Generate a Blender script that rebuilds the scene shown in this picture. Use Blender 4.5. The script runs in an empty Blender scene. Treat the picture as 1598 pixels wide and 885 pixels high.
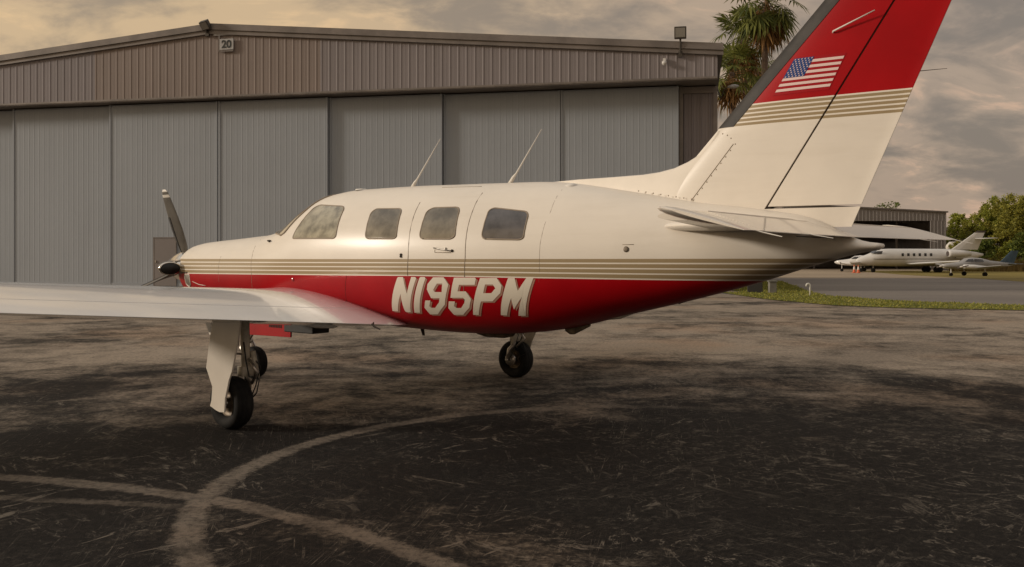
import bpy, bmesh, math, random
import numpy as np
from mathutils import Vector, Matrix, geometry
random.seed(7)
R = math.radians
sc = bpy.context.scene
C = sc.collection

# ------------------------------------------------------------------ camera
cam_d = bpy.data.cameras.new('camera')
cam = bpy.data.objects.new('camera', cam_d); C.objects.link(cam)
cam.location = (0, 0, 1.43); cam.rotation_euler = (R(90), 0, 0)
cam_d.sensor_width = 36; cam_d.lens = 31.29
cam_d.shift_y = -49.5 / 1598
cam_d.clip_start = .05; cam_d.clip_end = 3000
sc.camera = cam
sc.view_settings.view_transform = 'Standard'
sc.view_settings.look = 'None'
sc.view_settings.exposure = 0.30
sc.view_settings.gamma = 1

# ------------------------------------------------------------------ node helper
class NT:
    def __init__(s, tree): s.t = tree; s.n = tree.nodes; s.l = tree.links
    def add(s, typ, **kw):
        n = s.n.new(typ)
        for k, v in kw.items(): setattr(n, k, v)
        return n
    def put(s, sock, v):
        if isinstance(v, bpy.types.NodeSocket): s.l.new(v, sock)
        elif v is not None: sock.default_value = v
    def m(s, op, a, b=None, c=None, clamp=False):
        n = s.add('ShaderNodeMath', operation=op, use_clamp=clamp)
        s.put(n.inputs[0], a); s.put(n.inputs[1], b)
        if c is not None: s.put(n.inputs[2], c)
        return n.outputs[0]
    def ramp(s, v, a, b, lo=0., hi=1., smooth=True):
        n = s.add('ShaderNodeMapRange', interpolation_type='SMOOTHSTEP' if smooth else 'LINEAR')
        n.clamp = True
        for i, x in enumerate((v, a, b, lo, hi)): s.put(n.inputs[i], x)
        return n.outputs[0]
    def mix(s, f, a, b, typ='MIX'):
        n = s.add('ShaderNodeMix', data_type='RGBA', blend_type=typ)
        s.put(n.inputs[0], f)
        s.put(n.inputs[6], (*a, 1) if isinstance(a, tuple) else a)
        s.put(n.inputs[7], (*b, 1) if isinstance(b, tuple) else b)
        return n.outputs[2]
    def noise(s, vec, scale, detail=4, rough=.55, dist=0.):
        n = s.add('ShaderNodeTexNoise')
        s.put(n.inputs['Vector'], vec); n.inputs['Scale'].default_value = scale
        n.inputs['Detail'].default_value = detail; n.inputs['Roughness'].default_value = rough
        n.inputs['Distortion'].default_value = dist
        return n.outputs['Fac']
    def mapping(s, vec, loc=(0,0,0), rot=(0,0,0), scale=(1,1,1)):
        n = s.add('ShaderNodeMapping'); s.put(n.inputs[0], vec)
        n.inputs[1].default_value = loc; n.inputs[2].default_value = rot; n.inputs[3].default_value = scale
        return n.outputs[0]

# ------------------------------------------------------------------ world
world = bpy.data.worlds.new("World"); sc.world = world
world.use_nodes = True
w = NT(world.node_tree)
w.n.clear()
outw = w.add('ShaderNodeOutputWorld'); bg = w.add('ShaderNodeBackground')
w.l.new(bg.outputs[0], outw.inputs[0])
bg.inputs['Strength'].default_value = 0.1
sky = w.add('ShaderNodeTexSky', sky_type='NISHITA')
sky.sun_disc = False; sky.sun_elevation = R(16); sky.sun_rotation = R(-98)
sky.dust_density = 4; sky.air_density = 1.5
tc = w.add('ShaderNodeTexCoord')
dirv = tc.outputs['Generated']
sep = w.add('ShaderNodeSeparateXYZ'); w.l.new(dirv, sep.inputs[0])
zz = w.m('ADD', w.m('MAXIMUM', sep.outputs[2], 0.0), .34)
cx = w.m('DIVIDE', sep.outputs[0], zz); cy = w.m('DIVIDE', sep.outputs[1], zz)
comb = w.add('ShaderNodeCombineXYZ'); w.l.new(cx, comb.inputs[0]); w.l.new(cy, comb.inputs[1])
cv = w.mapping(comb.outputs[0], loc=(3.1, 1.7, 0), scale=(1.5, 2.0, 1))
n1 = w.noise(cv, 1.5, 7, .55, .35)
n2 = w.noise(w.mapping(cv, loc=(9, 4, 2)), 3.6, 6, .6, .5)
nn = w.m('ADD', w.m('MULTIPLY', n1, .65), w.m('MULTIPLY', n2, .35))
k = w.ramp(nn, .42, .56)
side_ = w.ramp(sep.outputs[0], -.35, .42)            # sunlit west to dull east
dark = w.mix(side_, (2.9, 2.25, 1.62), (1.95, 1.62, 1.38))
lite = w.mix(side_, (5.2, 3.75, 2.25), (3.4, 2.6, 2.0))
cloud = w.mix(k, dark, lite)
# pale orange breaks in the cloud
brk = w.m('MULTIPLY', w.ramp(n2, .52, .66), w.ramp(n1, .42, .58))
cloud = w.mix(w.m('MULTIPLY', brk, .75), cloud, w.mix(side_, (6.5, 4.5, 2.5), (5.6, 3.7, 2.6)))
cloud = w.mix(w.ramp(sep.outputs[2], .34, .75), cloud, w.mix(k, (3.9, 3.65, 3.4), (5.5, 5.1, 4.6)))   # thin bright cloud overhead
full = w.mix(.93, sky.outputs[0], cloud)
w.l.new(full, bg.inputs['Color'])

# ------------------------------------------------------------------ sun (low, from the left, veiled)
sd = bpy.data.lights.new('sun', 'SUN'); sd.energy = 1.7; sd.angle = R(8); sd.color = (1, .88, .74)
sun = bpy.data.objects.new('sun', sd); C.objects.link(sun)
sdir = Vector((-.955, -.06, .285)).normalized()
sun.rotation_euler = sdir.to_track_quat('Z', 'Y').to_euler()
sun.location = sdir * 60

# ------------------------------------------------------------------ materials
def mat(name, col, rough=.5, metal=0., coat=0., var=.0, vscale=3., bump=0., bscale=20., spec=.5):
    m = bpy.data.materials.new(name); m.use_nodes = True
    t = NT(m.node_tree); p = t.n['Principled BSDF']
    p.inputs['Roughness'].default_value = rough; p.inputs['Metallic'].default_value = metal
    p.inputs['Coat Weight'].default_value = coat; p.inputs['Coat Roughness'].default_value = .06
    p.inputs['Specular IOR Level'].default_value = spec
    tcn = t.add('ShaderNodeTexCoord'); o = tcn.outputs['Object']
    if var:
        nz = t.noise(o, vscale, 6, .6)
        c2 = tuple(max(0, x * (1 - var)) for x in col); c3 = tuple(min(1, x * (1 + var)) for x in col)
        t.l.new(t.mix(t.ramp(nz, .3, .7), c2, c3), p.inputs['Base Color'])
    else:
        p.inputs['Base Color'].default_value = (*col, 1)
    if bump:
        b = t.add('ShaderNodeBump'); b.inputs['Strength'].default_value = bump
        b.inputs['Distance'].default_value = .01
        t.l.new(t.noise(o, bscale, 3), b.inputs['Height']); t.l.new(b.outputs[0], p.inputs['Normal'])
    return m
CREAM = (.76, .70, .615)
RED = (.36, .002, .006)
TAN = (.33, .25, .145)
M = {}
M['cream'] = mat('cream_paint', CREAM, .28, coat=.6, var=.05, vscale=2.5, bump=.04, bscale=3)
M['white'] = mat('white_paint', (.72, .70, .66), .25, coat=.5, var=.06, vscale=2)
M['redp'] = mat('red_paint', RED, .25, coat=.8, var=.12)
M['tan'] = mat('tan_paint', TAN, .35, coat=.4)
M['black'] = mat('black_rubber', (.018, .018, .018), .65, var=.3, vscale=12)
M['boot'] = mat('deice_boot_rubber', (.035, .03, .026), .55, var=.4, vscale=6, spec=.3)
M['tyre'] = mat('tyre_rubber', (.012, .011, .010), .8, spec=.25, var=.5, vscale=9, bump=.2, bscale=60)
M['gap'] = mat('gap_dark', (.03, .02, .015), .8)
M['seam'] = mat('seam_line', (.28, .22, .16), .6)
M['chrome'] = mat('polished_metal', (.78, .74, .68), .14, 1., var=.12, vscale=8)
M['alu'] = mat('dull_metal', (.48, .45, .41), .38, 1., var=.2, vscale=14)
M['gearp'] = mat('gear_paint', (.62, .57, .47), .45, var=.2, vscale=14)
M['grimy'] = mat('hub_grease', (.12, .09, .06), .5, .4, var=.5, vscale=20)
M['blade'] = mat('blade_grey', (.13, .12, .105), .42, var=.2, vscale=5)
M['bwhite'] = mat('blade_tip_white', (.7, .66, .6), .5)
M['plex'] = mat('tinted_plexiglass', (.17, .15, .115), .04, 0, coat=1., var=.45, vscale=5)
M['plexd'] = mat('dark_tinted_plexiglass', (.065, .06, .062), .04, 0, coat=1., var=.5, vscale=5)
M['plexl'] = mat('light_plexiglass', (.27, .25, .19), .04, 0, coat=1., var=.5, vscale=7)
M['fl_red'] = mat('flag_red', (.34, .003, .008), .5, spec=.15)
M['fl_white'] = mat('flag_white', (.74, .56, .53), .5, spec=.2)
M['fl_blue'] = mat('flag_blue', (.015, .05, .19), .5, spec=.15)
M['letter'] = mat('letter_cream', (.78, .71, .60), .35, coat=.3)
M['letsh'] = mat('letter_shade_pinkish', (.42, .22, .16), .4)
M['trim'] = mat('trim_brown', (.19, .165, .15), .5, .2, var=.2, vscale=1)
M['soffit'] = mat('soffit_dark', (.03, .027, .025), .8)
M['lampbody'] = mat('lamp_body', (.07, .06, .05), .5, .4)
M['lens'] = mat('lamp_glass', (.2, .19, .17), .15, coat=1.)
M['signplate'] = mat('sign_plate', (.42, .41, .40), .5, var=.1)
M['ink'] = mat('sign_ink', (.015, .02, .018), .5)
M['jetwhite'] = mat('jet_white', (.62, .60, .57), .35, coat=.3, var=.06, vscale=.6)
M['jetdark'] = mat('jet_dark', (.06, .045, .04), .5)
M['jetwin'] = mat('jet_window', (.02, .02, .022), .1, coat=1.)
M['bluep'] = mat('blue_paint', (.05, .09, .13), .4, var=.2, vscale=1)
M['greyp'] = mat('grey_paint', (.30, .29, .28), .4, var=.15, vscale=1)
M['orange'] = mat('cone_orange', (.6, .13, .05), .6)
M['cwhite'] = mat('cone_white', (.7, .66, .6), .6)
M['beigewall'] = mat('beige_stucco', (.42, .34, .22), .85, var=.15, vscale=.6)
M['roofm'] = mat('roof_metal', (.15, .13, .12), .5, .3, var=.2, vscale=.3)
M['bark'] = mat('bark', (.10, .075, .055), .9, var=.4, vscale=4, bump=.6, bscale=9)
M['palmbark'] = mat('palm_trunk', (.17, .12, .09), .9, var=.35, vscale=5, bump=.6, bscale=12)
M['cabinet'] = mat('cabinet_grey', (.20, .19, .17), .6, var=.2)
M['pvc'] = mat('pvc_pipe', (.7, .68, .63), .5)

def leafmat(name, a, b, scale=.7, trans=.25):
    m = bpy.data.materials.new(name); m.use_nodes = True
    t = NT(m.node_tree); p = t.n['Principled BSDF']
    g = t.add('ShaderNodeNewGeometry')
    f = t.m('ADD', t.m('MULTIPLY', g.outputs['Random Per Island'], .55), t.m('MULTIPLY', t.noise(g.outputs['Position'], scale, 3), .45))
    t.l.new(t.mix(t.ramp(f, .2, .8), a, b), p.inputs['Base Color'])
    p.inputs['Roughness'].default_value = .6; p.inputs['Specular IOR Level'].default_value = .25
    tr = t.add('ShaderNodeBsdfTranslucent'); tr.inputs[0].default_value = (*[x * 1.3 for x in b], 1)
    mx = t.add('ShaderNodeMixShader'); mx.inputs[0].default_value = trans
    t.l.new(p.outputs[0], mx.inputs[1]); t.l.new(tr.outputs[0], mx.inputs[2])
    t.l.new(mx.outputs[0], t.n['Material Output'].inputs[0])
    return m
M['leafA'] = leafmat('leaf_olive', (.10, .12, .014), (.34, .35, .05))
M['leafB'] = leafmat('leaf_yellowgreen', (.09, .10, .014), (.36, .33, .06))
M['leafC'] = leafmat('leaf_deep', (.04, .065, .012), (.16, .19, .035))
M['frond'] = leafmat('palm_frond_green', (.035, .05, .008), (.19, .20, .045), 1.5)
M['dead'] = leafmat('palm_frond_dead', (.10, .055, .022), (.42, .24, .09), 1.5)
M['grassb'] = leafmat('grass_blade', (.08, .11, .015), (.36, .33, .07), .5)
M['reed'] = leafmat('dry_reed', (.09, .06, .02), (.24, .17, .06), .5)

# ------------------------------------------------------------------ object helpers
def tag(o, label=None, cat=None, group=None, kind=None):
    if label: o['label'] = label
    if cat: o['category'] = cat
    if group: o['group'] = group
    if kind: o['kind'] = kind
    return o
def empty(name, loc=(0,0,0), rz=0., label=None, cat=None, group=None):
    o = bpy.data.objects.new(name, None); C.objects.link(o)
    o.location = loc; o.rotation_euler = (0, 0, rz); o.empty_display_size = .3
    return tag(o, label, cat, group)
def make(name, verts, faces, m, parent=None, smooth=False, mats=None, idx=None, autos=None):
    me = bpy.data.meshes.new(name); me.from_pydata([tuple(map(float, v)) for v in verts], [], faces); 
    for mm in (mats or [m]): me.materials.append(mm)
    if idx is not None: me.polygons.foreach_set('material_index', idx)
    if smooth: me.polygons.foreach_set('use_smooth', [True] * len(me.polygons))
    me.validate(); me.update()
    o = bpy.data.objects.new(name, me); C.objects.link(o)
    if parent: o.parent = parent
    return o
class MB:
    def __init__(s): s.v = []; s.f = []; s.i = []
    def add(s, v, f, mi=0):
        n = len(s.v); s.v += [tuple(x) for x in v]; s.f += [tuple(a + n for a in q) for q in f]; s.i += [mi] * len(f)
    def box(s, x0, x1, y0, y1, z0, z1, mi=0, M4=None):
        v = [(x, y, z) for x in (x0, x1) for y in (y0, y1) for z in (z0, z1)]
        if M4 is not None: v = [tuple(M4 @ Vector(p)) for p in v]
        s.add(v, [(0,1,3,2),(4,6,7,5),(0,4,5,1),(2,3,7,6),(0,2,6,4),(1,5,7,3)], mi)
    def tube(s, pts, rad, n=10, mi=0, cap=True):
        pts = [Vector(p) for p in pts]
        if not hasattr(rad, '__len__'): rad = [rad] * len(pts)
        rings = []; up = None
        for i, p in enumerate(pts):
            t = (pts[min(i+1, len(pts)-1)] - pts[max(i-1, 0)]).normalized()
            if up is None:
                up = Vector((0,0,1)) if abs(t.z) < .9 else Vector((1,0,0))
            a = t.cross(up).normalized(); b = a.cross(t).normalized(); up = b
            rings.append([p + (a * math.cos(q) + b * math.sin(q)) * rad[i] for q in [2*math.pi*j/n for j in range(n)]])
        v = [q for r in rings for q in r]; f = []
        for i in range(len(pts)-1):
            for j in range(n):
                f.append((i*n+j, i*n+(j+1)%n, (i+1)*n+(j+1)%n, (i+1)*n+j))
        if cap: f.append(tuple(range(n))[::-1]); f.append(tuple(range((len(pts)-1)*n, len(pts)*n)))
        s.add(v, f, mi)
    def lathe(s, prof, origin, axis, n=32, mi=0):
        ax = Vector(axis).normalized(); o = Vector(origin)
        a = ax.cross(Vector((0,0,1)) if abs(ax.z) < .9 else Vector((1,0,0))).normalized(); b = ax.cross(a)
        v = []; f = []
        for h, r in prof:
            for j in range(n):
                q = 2*math.pi*j/n; v.append(o + ax*h + (a*math.cos(q) + b*math.sin(q))*max(r, 1e-4))
        for i in range(len(prof)-1):
            for j in range(n): f.append((i*n+j, i*n+(j+1)%n, (i+1)*n+(j+1)%n, (i+1)*n+j))
        s.add(v, f, mi)
    def build(s, name, m, parent=None, smooth=False, bevel=0.):
        mats = m if isinstance(m, list) else [m]
        o = make(name, s.v, s.f, None, parent, smooth, mats, s.i)
        bm = bmesh.new(); bm.from_mesh(o.data); bmesh.ops.recalc_face_normals(bm, faces=bm.faces); bm.to_mesh(o.data); bm.free()
        if bevel:
            b = o.modifiers.new('bevel', 'BEVEL'); b.width = bevel; b.segments = 2; b.limit_method = 'ANGLE'
        return o
def loft(rings, closed=True, caps=True):
    n = len(rings[0]); v = [p for r in rings for p in r]; f = []
    for i in range(len(rings)-1):
        for j in range(n if closed else n-1):
            f.append((i*n+j, i*n+(j+1)%n, (i+1)*n+(j+1)%n, (i+1)*n+j))
    if caps: f.append(tuple(range(n))[::-1]); f.append(tuple(range((len(rings)-1)*n, len(rings)*n)))
    return v, f
def flat_smooth(o, ang=35):
    me = o.data; me.polygons.foreach_set('use_smooth', [True]*len(me.polygons))
    bm = bmesh.new(); bm.from_mesh(me)
    for e in bm.edges:
        if len(e.link_faces) == 2 and e.calc_face_angle(0) > R(ang): e.smooth = False
    bm.to_mesh(me); bm.free(); return o

# ------------------------------------------------------------------ terrain
def gz(Y):
    t = min(max((Y - 28) / 82, 0), 1); return -1.1 * t * t * (3 - 2 * t)
def rows():
    ys = [-120, -60, -30, -10, 0] + [2*i for i in range(1, 14)] + [28 + 1.5*i for i in range(0, 56)] + [114, 130, 160, 220, 300, 450, 700, 1200]
    return ys
ys = rows(); xs = [-1500, -600, -250, -100, -50, -20, 0, 10, 20, 40, 60, 100, 250, 600, 1500]
gv = [(x, y, gz(y)) for y in ys for x in xs]; nx = len(xs)
gf = [(j*nx+i, j*nx+i+1, (j+1)*nx+i+1, (j+1)*nx+i) for j in range(len(ys)-1) for i in range(nx-1)]

def ground_mat():
    m = bpy.data.materials.new('worn_asphalt'); m.use_nodes = True
    t = NT(m.node_tree); p = t.n['Principled BSDF']
    o = t.add('ShaderNodeTexCoord').outputs['Object']
    s = t.add('ShaderNodeSeparateXYZ'); t.l.new(o, s.inputs[0]); X, Y = s.outputs[0], s.outputs[1]
    # broad dusty wear: wide smears, thinning out to darker ground toward the camera
    big = t.noise(t.mapping(o, loc=(4, 9, 0), scale=(.32, .42, 1)), 1.0, 6, .6, .5)
    mid = t.noise(t.mapping(o, loc=(1, 2, 0), scale=(1.05, .95, 1)), 1.5, 9, .70, .5)
    fine = t.noise(o, 22, 6, .75)
    far = t.ramp(Y, 4.5, 13.0, -.12, .085)
    v = t.m('ADD', t.m('ADD', t.m('MULTIPLY', big, .48), t.m('MULTIPLY', mid, .42)), t.m('ADD', t.m('MULTIPLY', fine, .12), far))
    dust = t.ramp(t.m('ADD', v, t.m('MULTIPLY', t.m('SUBTRACT', t.noise(o, 5, 8, .75), .5), .22)), .44, .68)
    # scratches and pale scuffs, crossing grains
    def scuff(rot, sc_, lo, hi, seed, st=3.0):
        q = t.noise(t.mapping(t.mapping(o, rot=(0, 0, rot)), loc=(seed, seed*2, 0), scale=(.9, st, 1)), sc_, 10, .78, 1.1)
        g2 = t.noise(t.mapping(o, loc=(seed*3, 1, 0)), .8, 4)
        return t.m('MULTIPLY', t.ramp(q, lo, hi), t.ramp(g2, .46, .66))
    sfa = scuff(.9, 2.6, .555, .63, 3., 2.4); sfb = scuff(-.9, 3.1, .56, .63, 7., 3.0); sfc = scuff(1.5, 2.2, .56, .63, 12., 4.)
    # squiggly pale flecks: the narrow band where a turbulent field crosses its middle
    def squig(sc_, seed, wd):
        q = t.noise(t.mapping(o, loc=(seed, -seed, 0), scale=(1, 1.25, 1)), sc_, 6, .62, .6)
        r_ = t.ramp(t.m('ABSOLUTE', t.m('SUBTRACT', q, .5)), 0, wd, 1, 0)
        g2 = t.m('MULTIPLY', t.ramp(t.m('ADD', t.noise(t.mapping(o, loc=(seed, 3, 0)), .6, 4, .6), t.ramp(X, -3, 3, -.09, .02)), .44, .62), t.ramp(t.noise(o, 11, 5, .7), .40, .60))
        return t.m('MULTIPLY', r_, g2)
    sq = t.m('MAXIMUM', squig(1.7, 21., .010), t.m('MAXIMUM', squig(3.1, 33., .014), squig(.8, 8., .005)))
    # long thin drag scratches running away from the camera and across
    def drag(rot, seed, sc_):
        q = t.noise(t.mapping(t.mapping(o, rot=(0, 0, rot)), loc=(seed, seed, 0), scale=(.10, 3.2, 1)), sc_, 4, .8, .12)
        r_ = t.ramp(t.m('ABSOLUTE', t.m('SUBTRACT', q, .5)), 0, .0045, 1, 0)
        g2 = t.m('MULTIPLY', t.ramp(t.noise(t.mapping(o, loc=(seed, 7, 0)), .45, 3), .46, .60), t.ramp(t.noise(o, 7, 6, .75), .42, .60))
        return t.m('MULTIPLY', r_, g2)
    dg = t.m('MAXIMUM', t.m('MAXIMUM', drag(1.35, 41., 1.3), drag(1.75, 57., 1.0)), t.m('MAXIMUM', drag(.75, 61., 1.1), drag(-.6, 73., 1.2)))
    sq = t.m('MAXIMUM', sq, dg)
    # hairline cracks
    vor = t.add('ShaderNodeTexVoronoi', feature='DISTANCE_TO_EDGE'); vor.inputs['Scale'].default_value = 3.2
    wob = t.add('ShaderNodeVectorMath', operation='ADD')
    nz = t.add('ShaderNodeTexNoise'); t.l.new(o, nz.inputs[0]); nz.inputs['Scale'].default_value = 3; nz.inputs['Detail'].default_value = 5
    t.l.new(o, wob.inputs[0]); t.l.new(nz.outputs['Color'], wob.inputs[1]); t.l.new(wob.outputs[0], vor.inputs[0])
    crack = t.m('MULTIPLY', t.ramp(vor.outputs[0], .0, .035, 1, 0), t.ramp(t.noise(o, 1.1, 6, .7), .50, .66))
    crack = t.m('MULTIPLY', crack, t.ramp(t.noise(o, 9, 5, .7), .42, .6))
    # tyre turning marks worn pale
    def ring(cx, cy, r, wd, fade=None, st=1.):
        wb = t.m('MULTIPLY', t.m('SUBTRACT', t.noise(o, 1.6, 4), .5), .10)
        dx = t.m('SUBTRACT', X, cx); dy = t.m('SUBTRACT', Y, cy)
        dd = t.m('SQRT', t.m('ADD', t.m('MULTIPLY', dx, dx), t.m('MULTIPLY', dy, dy)))
        e = t.m('ABSOLUTE', t.m('ADD', t.m('SUBTRACT', dd, r), wb))
        e = t.m('ADD', e, t.m('MULTIPLY', t.m('SUBTRACT', t.noise(o, 14, 7, .8), .5), .20))
        k = t.ramp(e, wd * .55, wd * 1.25, 1, 0)
        if fade is not None: k = t.m('MULTIPLY', k, fade)
        return t.m('MULTIPLY', k, st)
    r1 = ring(1.03, 5.40, 2.82, .085, t.m('MULTIPLY', t.ramp(X, -.6, 2.6, 1, .0), t.ramp(Y, 3.0, 3.6)), .95)
    r2 = ring(-4.325, .104, 5.648, .075, t.ramp(X, -4.2, -2.6, .25, 1), .9)
    r3 = ring(-4.2, -5.4, 10.65, .05, t.ramp(X, -2.1, -1.6, 1, 0), .55)
    r4 = ring(3.5, 3.0, 7.3, .12, t.m('MULTIPLY', t.ramp(X, -4, 3, 0, 1), t.ramp(Y, 5, 9, 0, 1)), .3)
    marks = t.m('MAXIMUM', t.m('MAXIMUM', r1, r2), t.m('MAXIMUM', r3, r4))
    marks = t.m('MULTIPLY', marks, t.m('MULTIPLY', t.ramp(fine, .30, .58, .35, 1), t.ramp(t.noise(o, 2.2, 6, .7), .34, .56, .35, 1)))
    base = t.mix(t.ramp(fine, .35, .7), (.009, .008, .0075), (.027, .0235, .0205))
    wear = t.mix(t.ramp(fine, .3, .75), (.22, .18, .142), (.45, .37, .285))
    agg = t.noise(o, 130, 3, .8)
    c = t.mix(dust, base, wear)
    c = t.mix(t.m('MULTIPLY', t.ramp(agg, .56, .68), .35), c, (.13, .115, .10))
    sc_all = t.m('MAXIMUM', t.m('MAXIMUM', sfa, sfb), t.m('MAXIMUM', t.m('MULTIPLY', sfc, .6), t.m('MAXIMUM', sq, t.m('MULTIPLY', crack, .9))))
    c = t.mix(t.m('MULTIPLY', sc_all, .60), c, (.26, .225, .185))
    c = t.mix(t.m('MULTIPLY', marks, .90), c, (.215, .18, .145))
    # brown oil and rust tinge in broad stains
    stain = t.ramp(t.noise(t.mapping(o, loc=(5, 5, 0)), .33, 4), .48, .66)
    c = t.mix(t.m('MULTIPLY', stain, .25), c, t.mix(1.0, c, (1.15, .78, .52), 'MULTIPLY'))
    t.l.new(c, p.inputs['Base Color'])
    t.put(p.inputs['Roughness'], t.ramp(fine, .3, .7, .8, .95)); p.inputs['Specular IOR Level'].default_value = .10
    b = t.add('ShaderNodeBump'); b.inputs['Strength'].default_value = .5; b.inputs['Distance'].default_value = .012
    t.l.new(t.noise(o, 70, 4, .7), b.inputs['Height']); t.l.new(b.outputs[0], p.inputs['Normal'])
    return m
tag(make('ground', gv, gf, ground_mat(), None, True), kind='structure')

def region(name, poly, off, m, step=.75):
    ymin = min(p[1] for p in poly); ymax = max(p[1] for p in poly)
    yy = sorted(set([p[1] for p in poly] + [ymin + (ymax-ymin)*i/max(1, int((ymax-ymin)/step)) for i in range(int((ymax-ymin)/step)+1)]))
    v = []; f = []
    for y in yy:
        e = 1e-5; y_ = min(max(y, ymin+e), ymax-e); xs_ = []
        for a, b in zip(poly, poly[1:] + poly[:1]):
            if (a[1]-y_) * (b[1]-y_) <= 0 and a[1] != b[1]: xs_.append(a[0] + (b[0]-a[0])*(y_-a[1])/(b[1]-a[1]))
        xa, xb = min(xs_), max(xs_)
        v += [(xa + (xb-xa)*i/4, y, gz(y)+off) for i in range(5)]
    for j in range(len(yy)-1):
        for i in range(4): f.append((j*5+i, j*5+i+1, j*5+6+i, j*5+5+i))
    return tag(make(name, v, f, m, None, True), kind='structure')
def soilmat(name, a, b, sc_=.5, stretch=(1,1,1)):
    m = bpy.data.materials.new(name); m.use_nodes = True
    t = NT(m.node_tree); p = t.n['Principled BSDF']; o = t.add('ShaderNodeTexCoord').outputs['Object']
    n_ = t.m('ADD', t.m('MULTIPLY', t.noise(t.mapping(o, scale=stretch), sc_, 6, .65), .65), t.m('MULTIPLY', t.noise(o, 9, 4, .7), .35))
    t.l.new(t.mix(t.ramp(n_, .38, .62), a, b), p.inputs['Base Color']); p.inputs['Roughness'].default_value = .9
    p.inputs['Specular IOR Level'].default_value = .2
    return m
M['taxi'] = soilmat('taxiway_asphalt', (.17, .15, .135), (.25, .22, .19), .12, (.4, 1.2, 1))
M['sand'] = soilmat('pale_concrete', (.28, .22, .16), (.38, .30, .21), .08, (.4, 1, 1))
M['turf'] = soilmat('turf', (.06, .07, .014), (.22, .20, .045), .6)
M['field'] = soilmat('dry_field', (.15, .115, .03), (.27, .21, .055), .12, (.4, 1, 1))
strip_poly = [(7.3, 31.2), (7.3, 30.63), (7.65, 26.48), (8.53, 23.65), (9.77, 22.57), (12.42, 21.59), (14.91, 20.69), (40, 14.2), (40, 17.2), (16.27, 22.57), (13.6, 23.65), (11.16, 25.8), (10.18, 28.79), (10.7, 32.23), (12.5, 39.9), (15.0, 50.3), (8.2, 50.3), (8.2, 31.4)]
region('taxiway', [(7.0, 31.0), (9.2, 23.0), (40, 15.5), (120, 15.5), (120, 135), (8.2, 135), (8.2, 31.2)], .004, M['taxi'])
region('concrete_pad', [(20, 62), (37.9, 80.84), (31.8, 63.0), (33, 60), (70, 60), (90, 134), (18, 134), (16, 80)], .008, M['sand'])
region('dry_grass_field', [(45.5, 118), (43.7, 104), (37.9, 82.0), (31.8, 63.0), (26.7, 46.5), (25, 38), (120, 30), (300, 118)], .012, M['field'])
region('grass_verge', strip_poly, .016, M['turf'], .5)

def inside(x, y, poly):
    r = False
    for a, b in zip(poly, poly[1:] + poly[:1]):
        if (a[1] > y) != (b[1] > y) and x < a[0] + (b[0]-a[0])*(y-a[1])/(b[1]-a[1]): r = not r
    return r
gb = MB(); cnt = 0
while cnt < 15000:
    x = random.uniform(7.3, 22); y = random.uniform(18.5, 48)
    if not inside(x + random.gauss(0, .07), y + random.gauss(0, .07), strip_poly): continue
    h_ = random.uniform(.02, .06); a = random.uniform(0, 6.28); w_ = .012 + y*.0004; dx, dy = math.cos(a)*w_, math.sin(a)*w_
    z = gz(y) + .014; lx, ly = random.gauss(0, .03), random.gauss(0, .03)
    gb.add([(x-dx, y-dy, z), (x+dx, y+dy, z), (x+lx, y+ly, z+h_)], [(0,1,2)]); cnt += 1
tag(make('grass', gb.v, gb.f, M['grassb']), 'short yellow green grass growing on the verge beyond the apron', 'grass', kind='stuff')

# ================================================================== HANGAR
HM_cache = {}
def ribmat(name, col, var=.12, period=.0, streak=.5):
    m = bpy.data.materials.new(name); m.use_nodes = True
    t = NT(m.node_tree); p = t.n['Principled BSDF']; o = t.add('ShaderNodeTexCoord').outputs['Object']
    st = t.noise(t.mapping(o, scale=(1.6, 1, .12)), 1.2, 5, .65)
    bl = t.noise(o, .35, 4, .6)
    f_ = t.m('ADD', t.m('MULTIPLY', st, streak), t.m('MULTIPLY', bl, 1-streak))
    t.l.new(t.mix(t.ramp(f_, .3, .7), tuple(x*(1-var) for x in col), tuple(x*(1+var) for x in col)), p.inputs['Base Color'])
    p.inputs['Roughness'].default_value = .6; p.inputs['Specular IOR Level'].default_value = .3
    return m
M['fascia'] = ribmat('fascia_sheet', (.235, .208, .208), .07)
M['fascia2'] = ribmat('fascia_sheet_rusty', (.235, .19, .168), .08)
M['doorm'] = ribmat('door_sheet', (.315, .34, .37), .05)
M['jamb'] = ribmat('jamb_sheet', (.225, .20, .205), .08)
M['mdoor'] = ribmat('personnel_door_paint', (.225, .20, .19), .06)

HB = (-11.88, 35.2); HA = R(-11.6)
hang = empty('aircraft_hangar', (HB[0], HB[1], 0), HA, 'large brown and grey metal aircraft hangar with shallow gable roof and tall closed sliding doors', 'hangar')
HW = 19.5
def ztop(u): return 10.33 - .0867 * abs(u)
def ribbed(u0, u1, y, zb_, zt_f, period, depth, m, name, parent, duty=.22):
    # trapezoid ribbed sheet running along u, thickness behind
    v = []; f = []
    us = []; u = u0
    while u < u1 - 1e-4:
        for a, dd in ((0, 0), (duty*.3, depth), (duty*.8, depth), (duty*1.1, 0), (.62, 0), (.66, depth*.3), (.70, 0)):
            uu = u + a*period
            if uu < u1: us.append((uu, dd))
        u += period
    us.append((u1, 0))
    for uu, dd in us:
        v += [(uu, y-dd, zb_), (uu, y-dd, zt_f(uu)), (uu, y+.06, zb_), (uu, y+.06, zt_f(uu))]
    for i in range(len(us)-1):
        a = i*4; b = a+4
        f += [(a, b, b+1, a+1), (a+2, a+3, b+3, b+2), (a+1, b+1, b+3, a+3), (a, a+2, b+2, b)]
    f += [(0, 1, 3, 2), ((len(us)-1)*4, (len(us)-1)*4+2, (len(us)-1)*4+3, (len(us)-1)*4+1)]
    return make(name, v, f, m, parent)
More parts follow.
